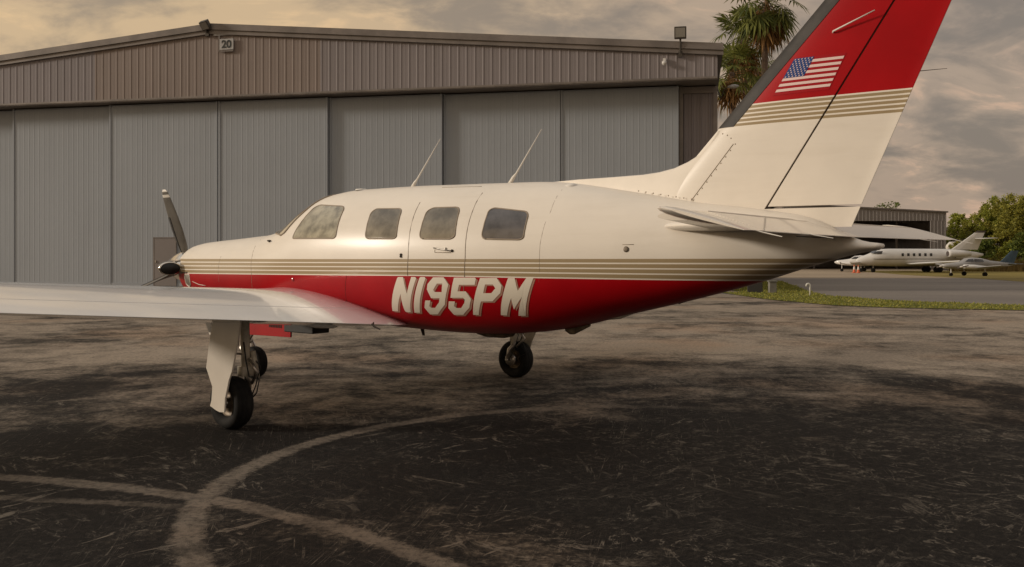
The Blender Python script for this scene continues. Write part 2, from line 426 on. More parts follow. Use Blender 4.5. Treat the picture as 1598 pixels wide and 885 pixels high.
ribbed(-19.5, -5.22, 0, 7.58, lambda u: ztop(u)-.1, .32, .012, M['jamb'], 'fascia_panel', hang)
ribbed(-5.215, 4.6, 0, 7.58, lambda u: ztop(u)-.1, .32, .012, M['fascia2'], 'fascia_panel', hang)
ribbed(4.605, 19.5, 0, 7.58, lambda u: ztop(u)-.1, .32, .012, M['fascia'], 'fascia_panel', hang)
# roof edge trim
tr = MB()
for a, b in ((-19.7, 0), (0, 19.7)):
    za, zb2 = ztop(a), ztop(b)
    for y0, y1, d0, d1 in ((-.16, .1, -.14, .10), (-.10, -.055, -.30, -.142)):
        tr.add([(a, y0, za+d0), (b, y0, zb2+d0), (b, y0, zb2+d1), (a, y0, za+d1), (a, y1, za+d0), (b, y1, zb2+d0), (b, y1, zb2+d1), (a, y1, za+d1)],
               [(0,1,2,3),(4,7,6,5),(0,4,5,1),(3,2,6,7),(0,3,7,4),(1,5,6,2)])
tr.build('roof_trim', M['trim'], hang)
rf = MB()
for a, b in ((-19.7, 0), (0, 19.7)):
    za, zb2 = ztop(a)-.02, ztop(b)-.02
    rf.add([(a, .1, za), (b, .1, zb2), (b, 32, zb2), (a, 32, za), (a, .1, za-.12), (b, .1, zb2-.12), (b, 32, zb2-.12), (a, 32, za-.12)],
           [(0,1,2,3),(4,7,6,5),(0,4,5,1),(3,2,6,7),(0,3,7,4),(1,5,6,2)])
rf.build('roof', M['roofm'], hang)
tb = MB(); tb.box(-19.5, 19.5, -.05, .0-.024, 7.53, 7.60); tb.box(-19.5, 19.5, -.03, 1.25, 7.50, 7.575)
tb.build('fascia_bottom_trim', M['trim'], hang)
wl = MB(); wl.box(19.43, 19.5, 1.21, 32, 0, 8.55); wl.box(-19.5, -19.43, 1.21, 32, 0, 8.55); wl.box(-19.43, 19.43, 31.9, 32, 0, 8.6)
wl.box(-19.4, 19.4, 1.35, 1.40, 0, 7.47)
wl.build('wall', M['jamb'], hang)
ribbed(18.3, 19.5, 1.2, -.1, lambda u: 7.47, .30, .035, M['jamb'], 'jamb_wall', hang)
ribbed(-19.5, -14.5, 1.2, -.1, lambda u: 7.47, .30, .035, M['jamb'], 'jamb_wall', hang)
jt = MB(); jt.box(18.16, 18.30, 1.0, 1.25, 0, 7.46); jt.box(19.38, 19.53, 1.13, 1.3, 0, 7.46); jt.box(18.3, 19.38, 1.10, 1.16, 7.22, 7.46)
jt.build('jamb_trim', M['trim'], hang)
# sliding door leaves
edges = [(-14.45, -9.60, .77), (-9.58, -4.89, .60), (-4.87, .0, .45), (.045, 4.70, .45), (4.72, 9.28, .60), (9.30, 13.80, .77), (13.82, 18.14, .79)]
for i, (a, b, y) in enumerate(edges):
    dl = ribbed(a+.05, b-.05, y, .06, lambda u: 7.40, .235, .0035, M['doorm'], 'sliding_door_leaf', hang)
    ef = MB()
    for q in (a, b-.07): ef.box(q, q+.07, y-.03, y+.12, .04, 7.45)
    ef.box(a+.07, b-.07, y+.03, y+.10, 7.38, 7.45); ef.box(a+.07, b-.07, y-.02, y+.1, .03, .16)
    ef.build('leaf_frame', M['doorm'], dl)
gp = MB(); gp.box(-.002, .047, .50, .56, .02, 7.46); gp.build('door_gap', M['gap'], hang)
pdoor = MB(); pdoor.box(-2.79, -1.85, .405, .43, .05, 1.97); pd = pdoor.build('personnel_door', M['mdoor'], hang)
fr = MB()
for q in ((-2.84, -2.79), (-1.85, -1.80)): fr.box(q[0], q[1], .40, .435, .05, 2.02)
fr.box(-2.84, -1.80, .395, .435, 1.975, 2.02); fr.build('door_frame', M['trim'], pd)
hd = MB(); hd.box(-2.74, -2.70, .37, .404, .98, 1.08); hd.build('handle', M['alu'], pd)
# number sign on the fascia
sg = empty('hangar_number_sign', (HB[0], HB[1], 0), HA, 'pale grey plate with black number 20 just below the roof ridge', 'sign')
sgp = MB(); sgp.box(.13, 1.0, -.075, -.05, 9.95, 10.05); sgp.box(.41, .99, -.10, -.06, 9.37, 9.80); sgp.build('plate', M['signplate'], sg, bevel=.005)
sh = MB(); sh.box(.35, .40, -.09, -.05, 9.3, 9.95); sh.box(.42, .98, -.09, -.05, 9.30, 9.345); sh.build('bracket', M['trim'], sg)
def textmesh(name, s, size, m, parent, loc, rot, ext=.004, bold=0.0):
    cu = bpy.data.curves.new(name, 'FONT'); cu.body = s; cu.size = size; cu.extrude = ext; cu.offset = bold; cu.align_x = 'CENTER'; cu.align_y = 'CENTER'
    o = bpy.data.objects.new(name, cu); C.objects.link(o)
    dg = bpy.context.evaluated_depsgraph_get(); me = bpy.data.meshes.new_from_object(o.evaluated_get(dg))
    bpy.data.objects.remove(o); o2 = bpy.data.objects.new(name, me); C.objects.link(o2)
    me.materials.clear(); me.materials.append(m); o2.parent = parent; o2.location = loc; o2.rotation_euler = rot
    return o2
textmesh('number', '20', .42, M['ink'], sg, (.70, -.108, 9.575), (R(90), 0, 0), bold=.012)
# floodlights
def floodlight(u, z, label, tilt, size, pole):
    r = empty('floodlight', (HB[0] + u*math.cos(HA), HB[1] + u*math.sin(HA), z), HA, label, 'floodlight')
    b = MB(); Mx = Matrix.Translation((0, -.25, size*.5)) @ Matrix.Rotation(tilt[0], 4, 'X') @ Matrix.Rotation(tilt[1], 4, 'Y')
    b.box(-size*.5, size*.5, -size*.28, size*.28, -size*.5, size*.5, 0, Mx); b.build('housing', M['lampbody'], r, bevel=.02)
    g = MB(); g.box(-size*.4, size*.4, -size*.30, -size*.282, -size*.38, size*.38, 0, Mx); g.build('lamp_glass', M['lens'], r)
    for kf in range(5):
        pass
    q = MB(); q.tube([(0, -.12, -pole), (0, -.2, -pole*.3), (0, -.22, .02)], .035, 8); q.box(-.07, .07, -.14, -.04, -pole-.12, -pole+.08); q.build('bracket', M['lampbody'], r)
    return r
floodlight(-.12, 10.16, 'small square floodlight tilted down at the hangar roof ridge', (R(35), R(-12)), .36, .10)
floodlight(18.22, 8.92, 'boxy floodlight on a short pole at the right end of the hangar roof', (R(8), 0), .42, .5)
cm = empty('security_camera', (HB[0] + 17.66*math.cos(HA), HB[1] + 17.66*math.sin(HA), 8.15), HA, 'small white dome security camera on the hangar fascia', 'security camera')
q = MB(); q.box(-.05, .05, -.12, -.037, .0, .14); q.build('mount', M['jetwhite'], cm)
q = MB(); q.lathe([(0, .001), (.0, .085), (.07, .085), (.12, .06), (.15, .001)], (0, -.13, .02), (0, 0, -1), 16); q.build('dome', M['jetwhite'], cm, True)
wlmp = empty('wall_lamp', (HB[0] + 19.53*math.cos(HA), HB[1] + 19.53*math.sin(HA), 7.1), HA, 'curved arm lamp sticking out of the hangar right corner near the palms', 'lamp')
q = MB(); q.tube([(0, 1.3, .35), (.08, 1.25, -.05), (.16, 1.2, -.02), (.22, 1.1, .22), (.4, 1.0, .30)], .022, 8); q.build('arm', M['lampbody'], wlmp, True)
q = MB(); q.lathe([(-.22, .001), (-.2, .03), (-.06, .07), (.08, .075), (.18, .03), (.2, .001)], (.55, .95, .29), (1, 0, .05), 16); q.build('lamp_head', M['greyp'], wlmp, True)
mb = empty('meter_box', (8.43, 31.0, 0), HA, 'low grey box beside a pale post at the hangar corner', 'utility box')
q = MB(); q.box(-.22, .28, -.15, .15, 0, .42); q.build('cabinet', M['soffit'], mb, bevel=.01)
po = MB(); po.box(-.12, .12, -.1, .1, 0, .40); po.box(-.15, .15, -.13, .13, .40, .44)
tag(po.build('concrete_post', M['cabinet'], None, bevel=.01), 'short pale grey post on the grass verge below the plane tail', 'post').location = (8.95, 30.6, gz(30.6))
# hooked vent pipe
vp = MB(); pts = [(0, 0, 0), (0, 0, .34)] + [(-.06+.06*math.cos(a), 0, .34+.06*math.sin(a)) for a in [R(20*i) for i in range(1, 9)]] + [(-.12, 0, .31)]
vp.tube(pts, .026, 10); o = vp.build('vent_pipe', M['pvc'], None, True)
tag(o, 'white hooked vent pipe standing on the grass verge', 'pipe'); o.location = (9.64, 28.79, gz(28.79))

# ================================================================== far hangar
FH = empty('open_hangar', (45.5, 126, gz(126)), R(-3), 'distant grey open fronted hangar behind the white business jet', 'hangar')
def zf(u): return 8.9 - .055*u
M['farsheet'] = ribmat('far_sheet', (.21, .19, .18), .06)
ribbed(-7, 15.6, 0, 6.9, lambda u: zf(u)-.0, .5, .05, M['farsheet'], 'fascia_panel', FH)
ribbed(13.4, 15.6, 0, 0, lambda u: 6.899, .5, .05, M['farsheet'], 'wall', FH)
q = MB(); q.add([(-7, -.2, zf(-7)), (15.8, -.2, zf(15.8)), (15.8, 25, zf(15.8)), (-7, 25, zf(-7)), (-7, -.2, zf(-7)+.2), (15.8, -.2, zf(15.8)+.2), (15.8, 25, zf(15.8)+.2), (-7, 25, zf(-7)+.2)],
                [(3,2,1,0),(4,5,6,7),(0,1,5,4),(1,2,6,5),(2,3,7,6),(3,0,4,7)]); q.build('roof', M['roofm'], FH)
q = MB(); q.box(-7, 15.5, 24, 24.2, 0, 8); q.box(15.4, 15.6, .1, 24, 0, 7.9); q.box(-7.1, -6.9, .1, 24, 0, 9); q.build('wall', M['trim'], FH)
q = MB()
for u in (-1, 5, 11): q.box(u-.12, u+.12, 6, 6.3, 0, 8)
for y in (5, 12, 19): q.box(-7, 15.4, y, y+.2, 7.2, 7.5)
q.build('roof_beam', M['roofm'], FH)
# beige building
bb = empty('beige_building', (71.5, 150, gz(150)), R(-5), 'pale beige building glimpsed between the far hangar and the trees', 'building')
q = MB(); q.box(-6, 4.5, 0, 8, 0, 6.2); q.build('wall', M['beigewall'], bb)
q = MB(); q.box(-6.3, 4.8, -.3, 8.3, 6.2, 6.6); q.build('roof', M['farsheet'], bb)
q = MB()
for u in (-4, -.4, 2.2): q = MB(); q.box(u, u+1.2, -.03, .05, 3.6, 4.9); q.build('window', M['jetwin'], bb)

# ================================================================== trees
def crown_mesh(blobs, n, size, rnd, hollow=.55):
    v = []; f = []
    tot = sum(b[3]*b[4] for b in blobs)
    for (bx, by, bz, rx, rz) in blobs:
        k = int(n * rx * rz / tot)
        # sub-clumps scattered near the blob's surface
        subs = []
        for _ in range(max(7, int(rx*rz*5))):
            d_ = Vector((rnd.gauss(0,1), rnd.gauss(0,1), rnd.gauss(0,1))).normalized() * rnd.uniform(hollow, 1.05)
            subs.append((bx + d_.x*rx, by + d_.y*rx, bz + d_.z*rz, rnd.uniform(.12, .30)*rx))
        for _ in range(k):
            sx, sy, sz, sr = rnd.choice(subs)
            c = Vector((rnd.gauss(0, .5), rnd.gauss(0, .5), rnd.gauss(0, .42))) * sr + Vector((sx, sy, sz))
            a = Vector((rnd.gauss(0,1), rnd.gauss(0,1), rnd.gauss(0,.7))).normalized()
            b = a.cross(Vector((rnd.gauss(0,1), rnd.gauss(0,1), rnd.gauss(0,1)))).normalized()
            s_ = size * rnd.uniform(.5, 1.3); i = len(v)
            v += [c - a*s_, c + b*s_*.5, c + a*s_, c - b*s_*.5]; f.append((i, i+1, i+2, i+3))
    return v, f
def tree(x, y, h_, wdt, n, m, label, seed, size=.17, name='leafy_tree', low=.12, group='trees beyond the taxiway'):
    rnd = random.Random(seed)
    r = empty(name, (x, y, gz(y)-.05), 0, label, 'tree', group)
    blobs = []
    nb = 13
    for i in range(nb):
        t_ = i/(nb-1); zc_ = h_*(low + (.86-low)*t_**.8)
        ww = wdt * (.62 - .34*abs(t_-.42)) ; off = wdt*.30*(1-t_*.6)
        rx = ww*rnd.uniform(.42, .62); blobs.append((rnd.uniform(-off, off)*1.3, rnd.uniform(-off, off)*.8, zc_, rx, min(rx*.75, h_*.17)))
    v, f = crown_mesh(blobs, n, size, rnd)
    make('crown', v, f, m, r)
    t_ = MB(); t_.tube([(0, 0, 0), (.1, 0, h_*.2), (-.1, .1, h_*.5)], [.28, .22, .12], 8)
    for b in blobs[2:8]: t_.tube([(0, 0, h_*.2), ((b[0])*.5, b[1]*.5, b[2]*.75), (b[0], b[1], b[2])], [.14, .08, .03], 6)
    t_.build('trunk', M['bark'], r)
    return r
PX = lambda px, Y: (px-799)/1389*Y
tree(PX(1500,140), 140, 8.9, 7.5, 15000, M['leafA'], 'bushy olive tree just right of the far open hangar', 1)
tree(PX(1532,134), 134, 9.4, 7.5, 15000, M['leafB'], 'yellow green tree behind the tail fin of the white jet', 2)
tree(PX(1562,130), 130, 10.6, 8.5, 18000, M['leafA'], 'tall olive tree rising between the white jet tail and the blue tail', 3)
tree(PX(1590,126), 126, 11.2, 8.5, 18000, M['leafB'], 'tallest yellow green tree at the right edge above the blue tailed plane', 4)
tree(PX(1635,126), 128, 11.6, 8.0, 5000, M['leafC'], 'dark green tree cut off by the right edge of the photo', 5)
tree(PX(1385,165), 165, 12.2, 9.5, 6000, M['leafC'], 'dark tree crown showing over the far open hangar roof', 6, .22)
tree(PX(1360,168), 168, 10.8, 5, 2500, M['leafA'], 'small tree top peeking over the far hangar beside the rudder', 8, .22)
for i, (px, Y, h_, wd_, mm, lb) in enumerate([(1503, 121, 4.0, 4.4, 'leafB', 'low leafy bush left of the white jet tail'), (1540, 119, 4.6, 3.6, 'leafC', 'dark arching bush right behind the white jet tail fin'),
        (1572, 118, 4.4, 3.6, 'leafA', 'green bush behind the blue tail of the small plane'), (1600, 116, 5.2, 3.6, 'leafC', 'deep green bush at the right edge beside the blue tail')]):
    r = tree(PX(px, Y), Y, h_, wd_*1.15, 6000, M[mm], lb, 20+i, .14, 'bush', .16, 'bushes behind the parked planes'); r['category'] = 'bush'
rd = MB(); rnd = random.Random(5)
for i in range(2600):
    x = rnd.uniform(56.5, 70.5); y = 114.5 + rnd.gauss(0, .5); z = gz(y); h_ = rnd.uniform(.7, 2.0); lx = rnd.gauss(0, .22)
    rd.add([(x-.035, y, z), (x+.035, y, z), (x+lx, y+rnd.gauss(0,.15), z+h_)], [(0,1,2)])
tag(make('dry_reeds', rd.v, rd.f, M['reed']), 'band of dry brown reeds behind the blue tailed plane', 'reeds', kind='stuff')
# distant woodland line closing the horizon
wv, wf = [], []
rnd = random.Random(11); blobs = []
for i in range(120):
    x = rnd.uniform(-330, 420); yy_ = 330 + rnd.uniform(-15, 15) + abs(x)*.05; blobs.append((x, yy_, gz(yy_) + rnd.uniform(1.5, 4.5), rnd.uniform(5, 9), rnd.uniform(2.5, 4)))
v, f = crown_mesh(blobs, 26000, .75, rnd)
tag(make('far_woodland', v, f, M['leafC']), 'low far off belt of woodland along the horizon', 'woodland', kind='stuff')

def palm(x, y, h_, rc, label, seed, lean=(0, 0), nf=54, nd=50):
    rnd = random.Random(seed)
    r = empty('fan_palm', (x, y, gz(y)-.05), 0, label, 'palm tree', 'fan palms beside the hangar')
    t_ = MB(); pts = [(lean[0]*(i/10)**1.5, lean[1]*(i/10), h_*i/10) for i in range(11)]
    t_.tube(pts, [.24 - .06*i/10 + (.015 if i % 2 else 0) for i in range(11)], 12); t_.build('trunk', M['palmbark'], r, True)
    top = Vector(pts[-1])
    def frond(mb, el, az, L, fr, droop, nseg=15):
        d_ = Vector((math.cos(az)*math.cos(el), math.sin(az)*math.cos(el), math.sin(el)))
        s_ = Vector((-math.sin(az), math.cos(az), 0)); up = s_.cross(d_)*-1
        p = top + Vector((0, 0, rnd.uniform(-.3, .25))); prev = p; pts_ = [p]; dd = d_.copy()
        for i in range(5):
            prev = prev + dd*L/5; dd = (dd + Vector((0, 0, -droop*.12))).normalized(); pts_.append(prev)
        mb.tube(pts_, [.022, .02, .018, .016, .014, .012], 4)
        up = s_.cross(dd)
        for k in range(nseg):
            a = R(-118 + 236*k/(nseg-1)) + rnd.gauss(0, .05)
            ll = fr*(1 - .22*abs(a)/2)*rnd.uniform(.85, 1.1)
            v0 = dd*math.cos(a) + s_*math.sin(a)
            fold = Vector((0, 0, -1))*rnd.uniform(.1, .3)*droop
            mid_ = prev + v0*ll*.55 + fold*ll*.3 + up*.04*abs(math.sin(a)); tip = prev + v0*ll*.95 + fold*ll*1.2 + Vector((0,0,-.1*ll*rnd.random()))
            ax = v0.cross(up).normalized()*ll*.055
            mb.add([prev, mid_-ax, tip, mid_+ax], [(0,1,2,3)])
    g = MB(); dmb = MB()
    for i in range(nf):
        el = R(rnd.uniform(-38, 78)); frond(g, el, rnd.uniform(0, 6.28), rc*rnd.uniform(.42, .6), rc*rnd.uniform(.38, .52), .5 + (1-math.sin(max(el, 0)))*.9)
    for i in range(nd):
        el = R(rnd.uniform(-82, -40)); frond(dmb, el, rnd.uniform(0, 6.28), rc*rnd.uniform(.25, .62), rc*rnd.uniform(.3, .45), 1.6, 9)
    make('crown', g.v, g.f, M['frond'], r); make('dead_fronds', dmb.v, dmb.f, M['dead'], r)
    return r
palm(PX(1189, 54), 54, 16.9, 3.1, 'tallest fan palm with its bare trunk in front, nearest the red tail fin', 1, (.25, 0))
palm(PX(1165, 56), 56, 15.2, 2.8, 'fan palm with brown dead fronds between the tallest palm and the hangar', 2, (-.2, 0), 38, 62)
palm(PX(1145, 53), 53, 12.4, 2.4, 'shortest fan palm close against the hangar corner', 3, (-.1, 0), 32, 50)
palm(PX(1180, 60), 60, 14.2, 2.2, 'thin fan palm partly hidden behind the two taller palms', 4, (0, 0), 24, 44)

# ================================================================== parked planes far off
def ring_pts(s, w_, zt_, zb_, n=20, yc=0):
    zc = (zt_+zb_)/2; hh = (zt_-zb_)/2
    return [(s, yc + w_*math.cos(2*math.pi*j/n), zc + hh*math.sin(2*math.pi*j/n)) for j in range(n)]
def body(name, st, m, parent, yc=0, n=20):
    v, f = loft([ring_pts(*q, n=n, yc=yc) for q in st]); o = make(name, v, f, m, parent, True)
    bm = bmesh.new(); bm.from_mesh(o.data); bmesh.ops.recalc_face_normals(bm, faces=bm.faces); bm.to_mesh(o.data); bm.free(); return o
def slab(name, pr, pt, th, m, parent, vertical=False):
    # pr/pt: (LEx, TEx, y, z) root and tip; thin airfoil loft
    rings = []
    for le, te, y, z, t_ in ((*pr, th), (*pt, th*.6)):
        c = le - te; prof = [(0, 0), (.05, .3), (.3, .5), (.6, .36), (1, .03), (.6, -.36), (.3, -.5), (.05, -.3)]
        if vertical: rings.append([(le - a*c, y + b*t_, z) for a, b in prof])
        else: rings.append([(le - a*c, y, z + b*t_) for a, b in prof])
    v, f = loft(rings); mb_ = MB(); mb_.add(v, f); return mb_.build(name, m, parent)
def wheel(parent, x, y, r_, wd, strut_top=None, sm=None, name='wheel'):
    q = MB(); q.lathe([(-wd/2, .001), (-wd/2, r_*.8), (-wd*.35, r_), (wd*.35, r_), (wd/2, r_*.8), (wd/2, .001)], (x, y, r_), (0, 1, 0), 20)
    o = q.build(name, M['tyre'], parent, True)
    if strut_top: q = MB(); q.tube([(x, y, r_), (x, y, strut_top)], .05, 8); q.build('gear_leg', sm or M['jetwhite'], parent)
    return o
# business jet, 16 m long, nose to the left
J = empty('business_jet', (PX(1436, 110), 110, gz(110)), R(180+4), 'white business jet with a row of six small dark cabin windows', 'jet')
fz = body('fuselage', [(8.2, .03, 1.50, 1.44), (8.0, .22, 1.72, 1.25), (7.4, .48, 2.0, 1.05), (6.6, .75, 2.28, .90), (5.9, .88, 2.62, .82), (5.2, .95, 2.86, .78), (4, .97, 2.92, .75), (-2, .97, 2.90, .75), (-3.6, .95, 2.88, .92), (-5.6, .6, 2.75, 1.4), (-7.2, .28, 2.5, 1.75), (-8.1, .06, 2.3, 2.05)], M['jetwhite'], J)
q = MB()
for i in range(6): 
    x = 2.72 - i*.72
    for sgn in (1, -1): q = MB(); q.box(x-.15, x+.15, sgn*.90, sgn*.975, 1.98, 2.36); q.build('cabin_window', M['jetwin'], fz, bevel=.03)
for sgn in (1, -1):
    q = MB(); q.add([(6.35, sgn*.70, 2.30), (5.35, sgn*.90, 2.26), (5.2, sgn*.86, 2.62), (5.75, sgn*.70, 2.62)], [(0,1,2,3)]); q.add([(6.38, sgn*.66, 2.32), (6.42, sgn*.05, 2.47), (5.85, sgn*.05, 2.76), (5.8, sgn*.62, 2.66)], [(0,1,2,3)]); q.build('cockpit_window', M['jetwin'], fz)
q = MB()
for sgn in (1, -1): q.box(-6.0, 6.4, sgn*.93, sgn*.99, 1.62, 1.67)
q.build('cheat_line', M['jetdark'], fz)
q = MB(); q.box(-3.98, -3.9, .92, 1.0, 1.75, 2.35); q.build('door_handle_panel', M['jetdark'], fz)
for sgn in (1, -1):
    slab('wing', (2.2, -1.9, sgn*.6, 1.02), (-.9, -2.3, sgn*7.1, 1.45), .36, M['jetwhite'], J)
    e = body('engine_nacelle', [(-2.7, .36, 2.66, 1.94), (-3.0, .42, 2.74, 1.86), (-4.6, .40, 2.70, 1.92), (-5.6, .27, 2.55, 2.03)], M['jetwhite'], J, yc=sgn*1.45)
    q = MB(); q.lathe([(0, .001), (0, .33)], (-2.68, sgn*1.45, 2.3), (1, 0, 0), 20); q.build('intake', M['jetdark'], e)
    slab('tailplane', (-7.0, -8.0, sgn*.1, 4.15), (-7.7, -8.3, sgn*2.9, 4.2), .14, M['jetwhite'], J)
    wheel(J, -1.3, sgn*1.35, .36, .22, 1.0); wheel(J, -1.75, sgn*1.35, .36, .22, 1.0)
slab('fin', (-3.9, -7.4, 0, 2.8), (-7.0, -8.3, 0, 4.9), .26, M['jetwhite'], J, True)
slab('fin_cap', (-7.0, -8.35, 0, 4.9), (-7.35, -8.5, 0, 5.15), .14, M['jetdark'], J, True)
wheel(J, 6.0, .0, .26, .3, 1.0)
# light twin on the left, mostly hidden by the jet nose
def lightplane(loc, rz, label, tail, sc_=1., twin=True, group=None):
    P = empty('light_airplane', loc, rz, label, 'airplane', group); P.scale = (sc_, sc_, sc_*(.86 if tail == 'bluep' else .95))
    b = body('fuselage', [(3.3, .05, 1.32, 1.18), (3.0, .32, 1.5, 1.0), (2.1, .5, 1.62, .84), (1.4, .58, 1.74, .78), (.9, .6, 2.1, .76), (.2, .6, 2.2, .76), (-.8, .55, 2.12, .8), (-1.8, .38, 1.82, .92), (-4.0, .14, 1.55, 1.2), (-4.6, .06, 1.5, 1.3)], M['jetwhite'] if tail != 'bluep' else M['greyp'], P)
    for sgn in (1, -1):
        q = MB(); q.add([(1.25, sgn*.53, 1.72), (.35, sgn*.615, 1.70), (.35, sgn*.52, 2.02), (.82, sgn*.45, 2.02)], [(0,1,2,3)]); q.build('window', M['jetwin'], b)
        q = MB(); q.add([(.25, sgn*.615, 1.70), (-.8, sgn*.575, 1.70), (-.65, sgn*.48, 1.98), (.25, sgn*.53, 2.02)], [(0,1,2,3)]); q.build('window', M['jetwin'], b)
        slab('wing', (1.2, -.6, sgn*.4, .92), (.8, -.4, sgn*5.4, 1.35), .24, M['jetwhite'] if tail != 'bluep' else M['greyp'], P)
        slab('tailplane', (-3.6, -4.5, sgn*.1, 1.45), (-3.8, -4.5, sgn*2.0, 1.45), .08, M[tail], P)
        wheel(P, -.1, sgn*1.7, .26, .16, 1.0)
        if twin:
            body('engine_nacelle', [(2.25, .16, 1.28, .98), (2.1, .28, 1.4, .9), (1.0, .3, 1.38, .82), (-.4, .12, 1.2, .95)], M['jetwhite'], P, yc=sgn*1.75)
            q = MB()
            for a in (R(100), R(280)): q.box(2.26, 2.30, sgn*1.75-.06, sgn*1.75+.06, 0, .95, 0, Matrix.Translation((0, sgn*1.75, 1.13)) @ Matrix.Rotation(a, 4, 'X') @ Matrix.Translation((0, -sgn*1.75, 0)))
            q.build('propeller', M['jetdark'], P)
            body('spinner', [(2.62, .01, 1.14, 1.12), (2.45, .1, 1.23, 1.03), (2.26, .14, 1.27, .99)], M['cwhite'], P, yc=sgn*1.75, n=12)
    slab('fin', (-2.7, -4.4, 0, 1.5), (-4.1, -4.9, 0, 3.0), .12, M[tail], P, True)
    wheel(P, 2.4, 0, .2, .14, 1.0)
    return P
lightplane((PX(1345, 113), 113, gz(113)), R(180-28), 'small white twin propeller plane whose nose shows left of the business jet', 'jetwhite')
lightplane((PX(1519, 81), 81, gz(81)), R(180+6), 'small grey low wing plane with a dark blue tail parked on the dry grass', 'bluep', .90)
# helicopter top behind the jet
hc = empty('helicopter', (PX(1487, 122), 122, gz(122)), R(180), 'white helicopter whose cabin top and rotor show above the jet fuselage', 'helicopter')
hb = body('cabin', [(2.2, .1, 1.6, 1.2), (1.8, .6, 2.3, .8), (1, .8, 2.9, .6), (-.5, .8, 3.1, .6), (-1.6, .5, 2.8, 1.2), (-5, .15, 2.3, 2.0)], M['cwhite'], hc)
q = MB(); q.add([(1.75, .62, 1.5), (.3, .84, 1.5), (.3, .72, 2.45), (1.3, .62, 2.4)], [(0,1,2,3)]); q.build('window', M['jetwin'], hb)
body('engine_cowl', [(.9, .2, 3.45, 2.9), (.5, .4, 3.9, 2.9), (-.6, .4, 3.95, 2.9), (-1.6, .1, 3.2, 2.8)], M['cwhite'], hc)
q = MB(); q.tube([(0, 0, 3.8), (0, 0, 4.25)], .07, 8); q.build('rotor_mast', M['jetdark'], hc)
q = MB(); q.box(-3.6, 4.2, -.1, .1, 4.23, 4.27); q.build('rotor_blade', M['jetdark'], hc)
q = MB(); q.box(-.1, .1, -3.9, 3.9, 4.19, 4.225); q.build('rotor_blade', M['jetdark'], hc)
q = MB()
for sgn in (1, -1): q.tube([(-1.5, sgn*.9, .05), (1.8, sgn*.9, .05), (2.1, sgn*.9, .2)], .05, 6); q.tube([(.8, sgn*.9, .05), (.8, sgn*.5, .8)], .04, 6); q.tube([(-.8, sgn*.9, .05), (-.8, sgn*.5, .8)], .04, 6)
q.build('skid', M['jetdark'], hc)
# cones in front of the jet nose
for i, (px, Y, lb) in enumerate([(1333, 106, 'left one of two orange and white traffic cones before the jet nose'), (1339.5, 105, 'right one of two orange and white traffic cones before the jet nose')]):
    cn = empty('traffic_cone', (PX(px, Y), Y, gz(Y)+.02), 0, lb, 'traffic cone', 'cones near the jet nose')
    q = MB(); q.box(-.22, .22, -.22, .22, 0, .05); q.build('base', M['orange'], cn)
    q = MB(); q.lathe([(.05, .17), (.4, .12)], (0,0,0), (0,0,1), 16); q.lathe([(.4, .12), (.75, .075)], (0,0,0), (0,0,1), 16, 1); q.lathe([(.75, .075), (.95, .04), (.95, .001)], (0,0,0), (0,0,1), 16)
    q.build('body', [M['orange'], M['cwhite']], cn, True)

# ================================================================== THE AIRPLANE
# local frame: +x forward, +y left wing, +z up, origin between the main wheels on the ground
AP = empty('propeller_airplane', (-1.1125, 8.69, 0), math.atan2(.6157, -.788), 'cream and red propeller airplane with gold stripes and a flag on its tail', 'airplane')
_S = np.array([3.52,3.42,3.2,2.9,2.5,2.1,1.9,1.7,1.5,1.3,1.1,.9,.6,.2,-.3,-.8,-1.3,-2.0,-2.6,-3.2,-3.7,-4.1,-4.4,-4.62])
_W = np.array([.2,.26,.34,.40,.45,.49,.51,.53,.55,.568,.585,.599,.62,.635,.64,.625,.59,.52,.44,.35,.26,.18,.11,.05])
_T = np.array([1.452,1.492,1.532,1.556,1.579,1.605,1.618,1.649,1.701,1.799,1.916,1.996,2.045,2.055,2.056,2.047,2.037,2.010,1.915,1.81,1.741,1.655,1.505,1.480])
_B = np.array([1.065,.945,.872,.839,.802,.778,.768,.76,.754,.749,.743,.738,.73,.717,.702,.694,.706,.785,.930,1.076,1.214,1.342,1.425,1.455])
def herm(A):
    x = _S[::-1]; y = A[::-1]; h_ = np.diff(x); dl = np.diff(y)/h_
    m = np.zeros(len(x)); m[0] = dl[0]; m[-1] = dl[-1]
    for i in range(1, len(x)-1):
        if dl[i-1]*dl[i] > 0: m[i] = (h_[i]*dl[i-1] + h_[i-1]*dl[i])/(h_[i]+h_[i-1])
    def fn(s):
        s = min(max(s, x[0]), x[-1]); i = min(max(int(np.searchsorted(x, s))-1, 0), len(x)-2)
        t = (s-x[i])/h_[i]
        return float(y[i]*(2*t**3-3*t*t+1) + h_[i]*m[i]*(t**3-2*t*t+t) + y[i+1]*(3*t*t-2*t**3) + h_[i]*m[i+1]*(t**3-t*t))
    return fn
fW, fT, fB = herm(_W), herm(_T), herm(_B)
def sec_pt(s, ph):
    w_, a, b = fW(s), fT(s), fB(s); zc = b + (a-b)*.47
    c, n = math.cos(ph), math.sin(ph); N = 2.05 if n > 0 else 2.2
    return (s, w_*math.copysign(abs(c)**(2/N), c), zc + ((a-zc) if n > 0 else (zc-b))*math.copysign(abs(n)**(2/N), n))
def side(s, z):
    w_, a, b = fW(s), fT(s), fB(s); zc = b + (a-b)*.47
    t, N = ((z-zc)/(a-zc), 2.05) if z > zc else ((zc-z)/(zc-b), 2.2)
    return w_*max(0, 1-min(abs(t), 1)**N)**(1/N)

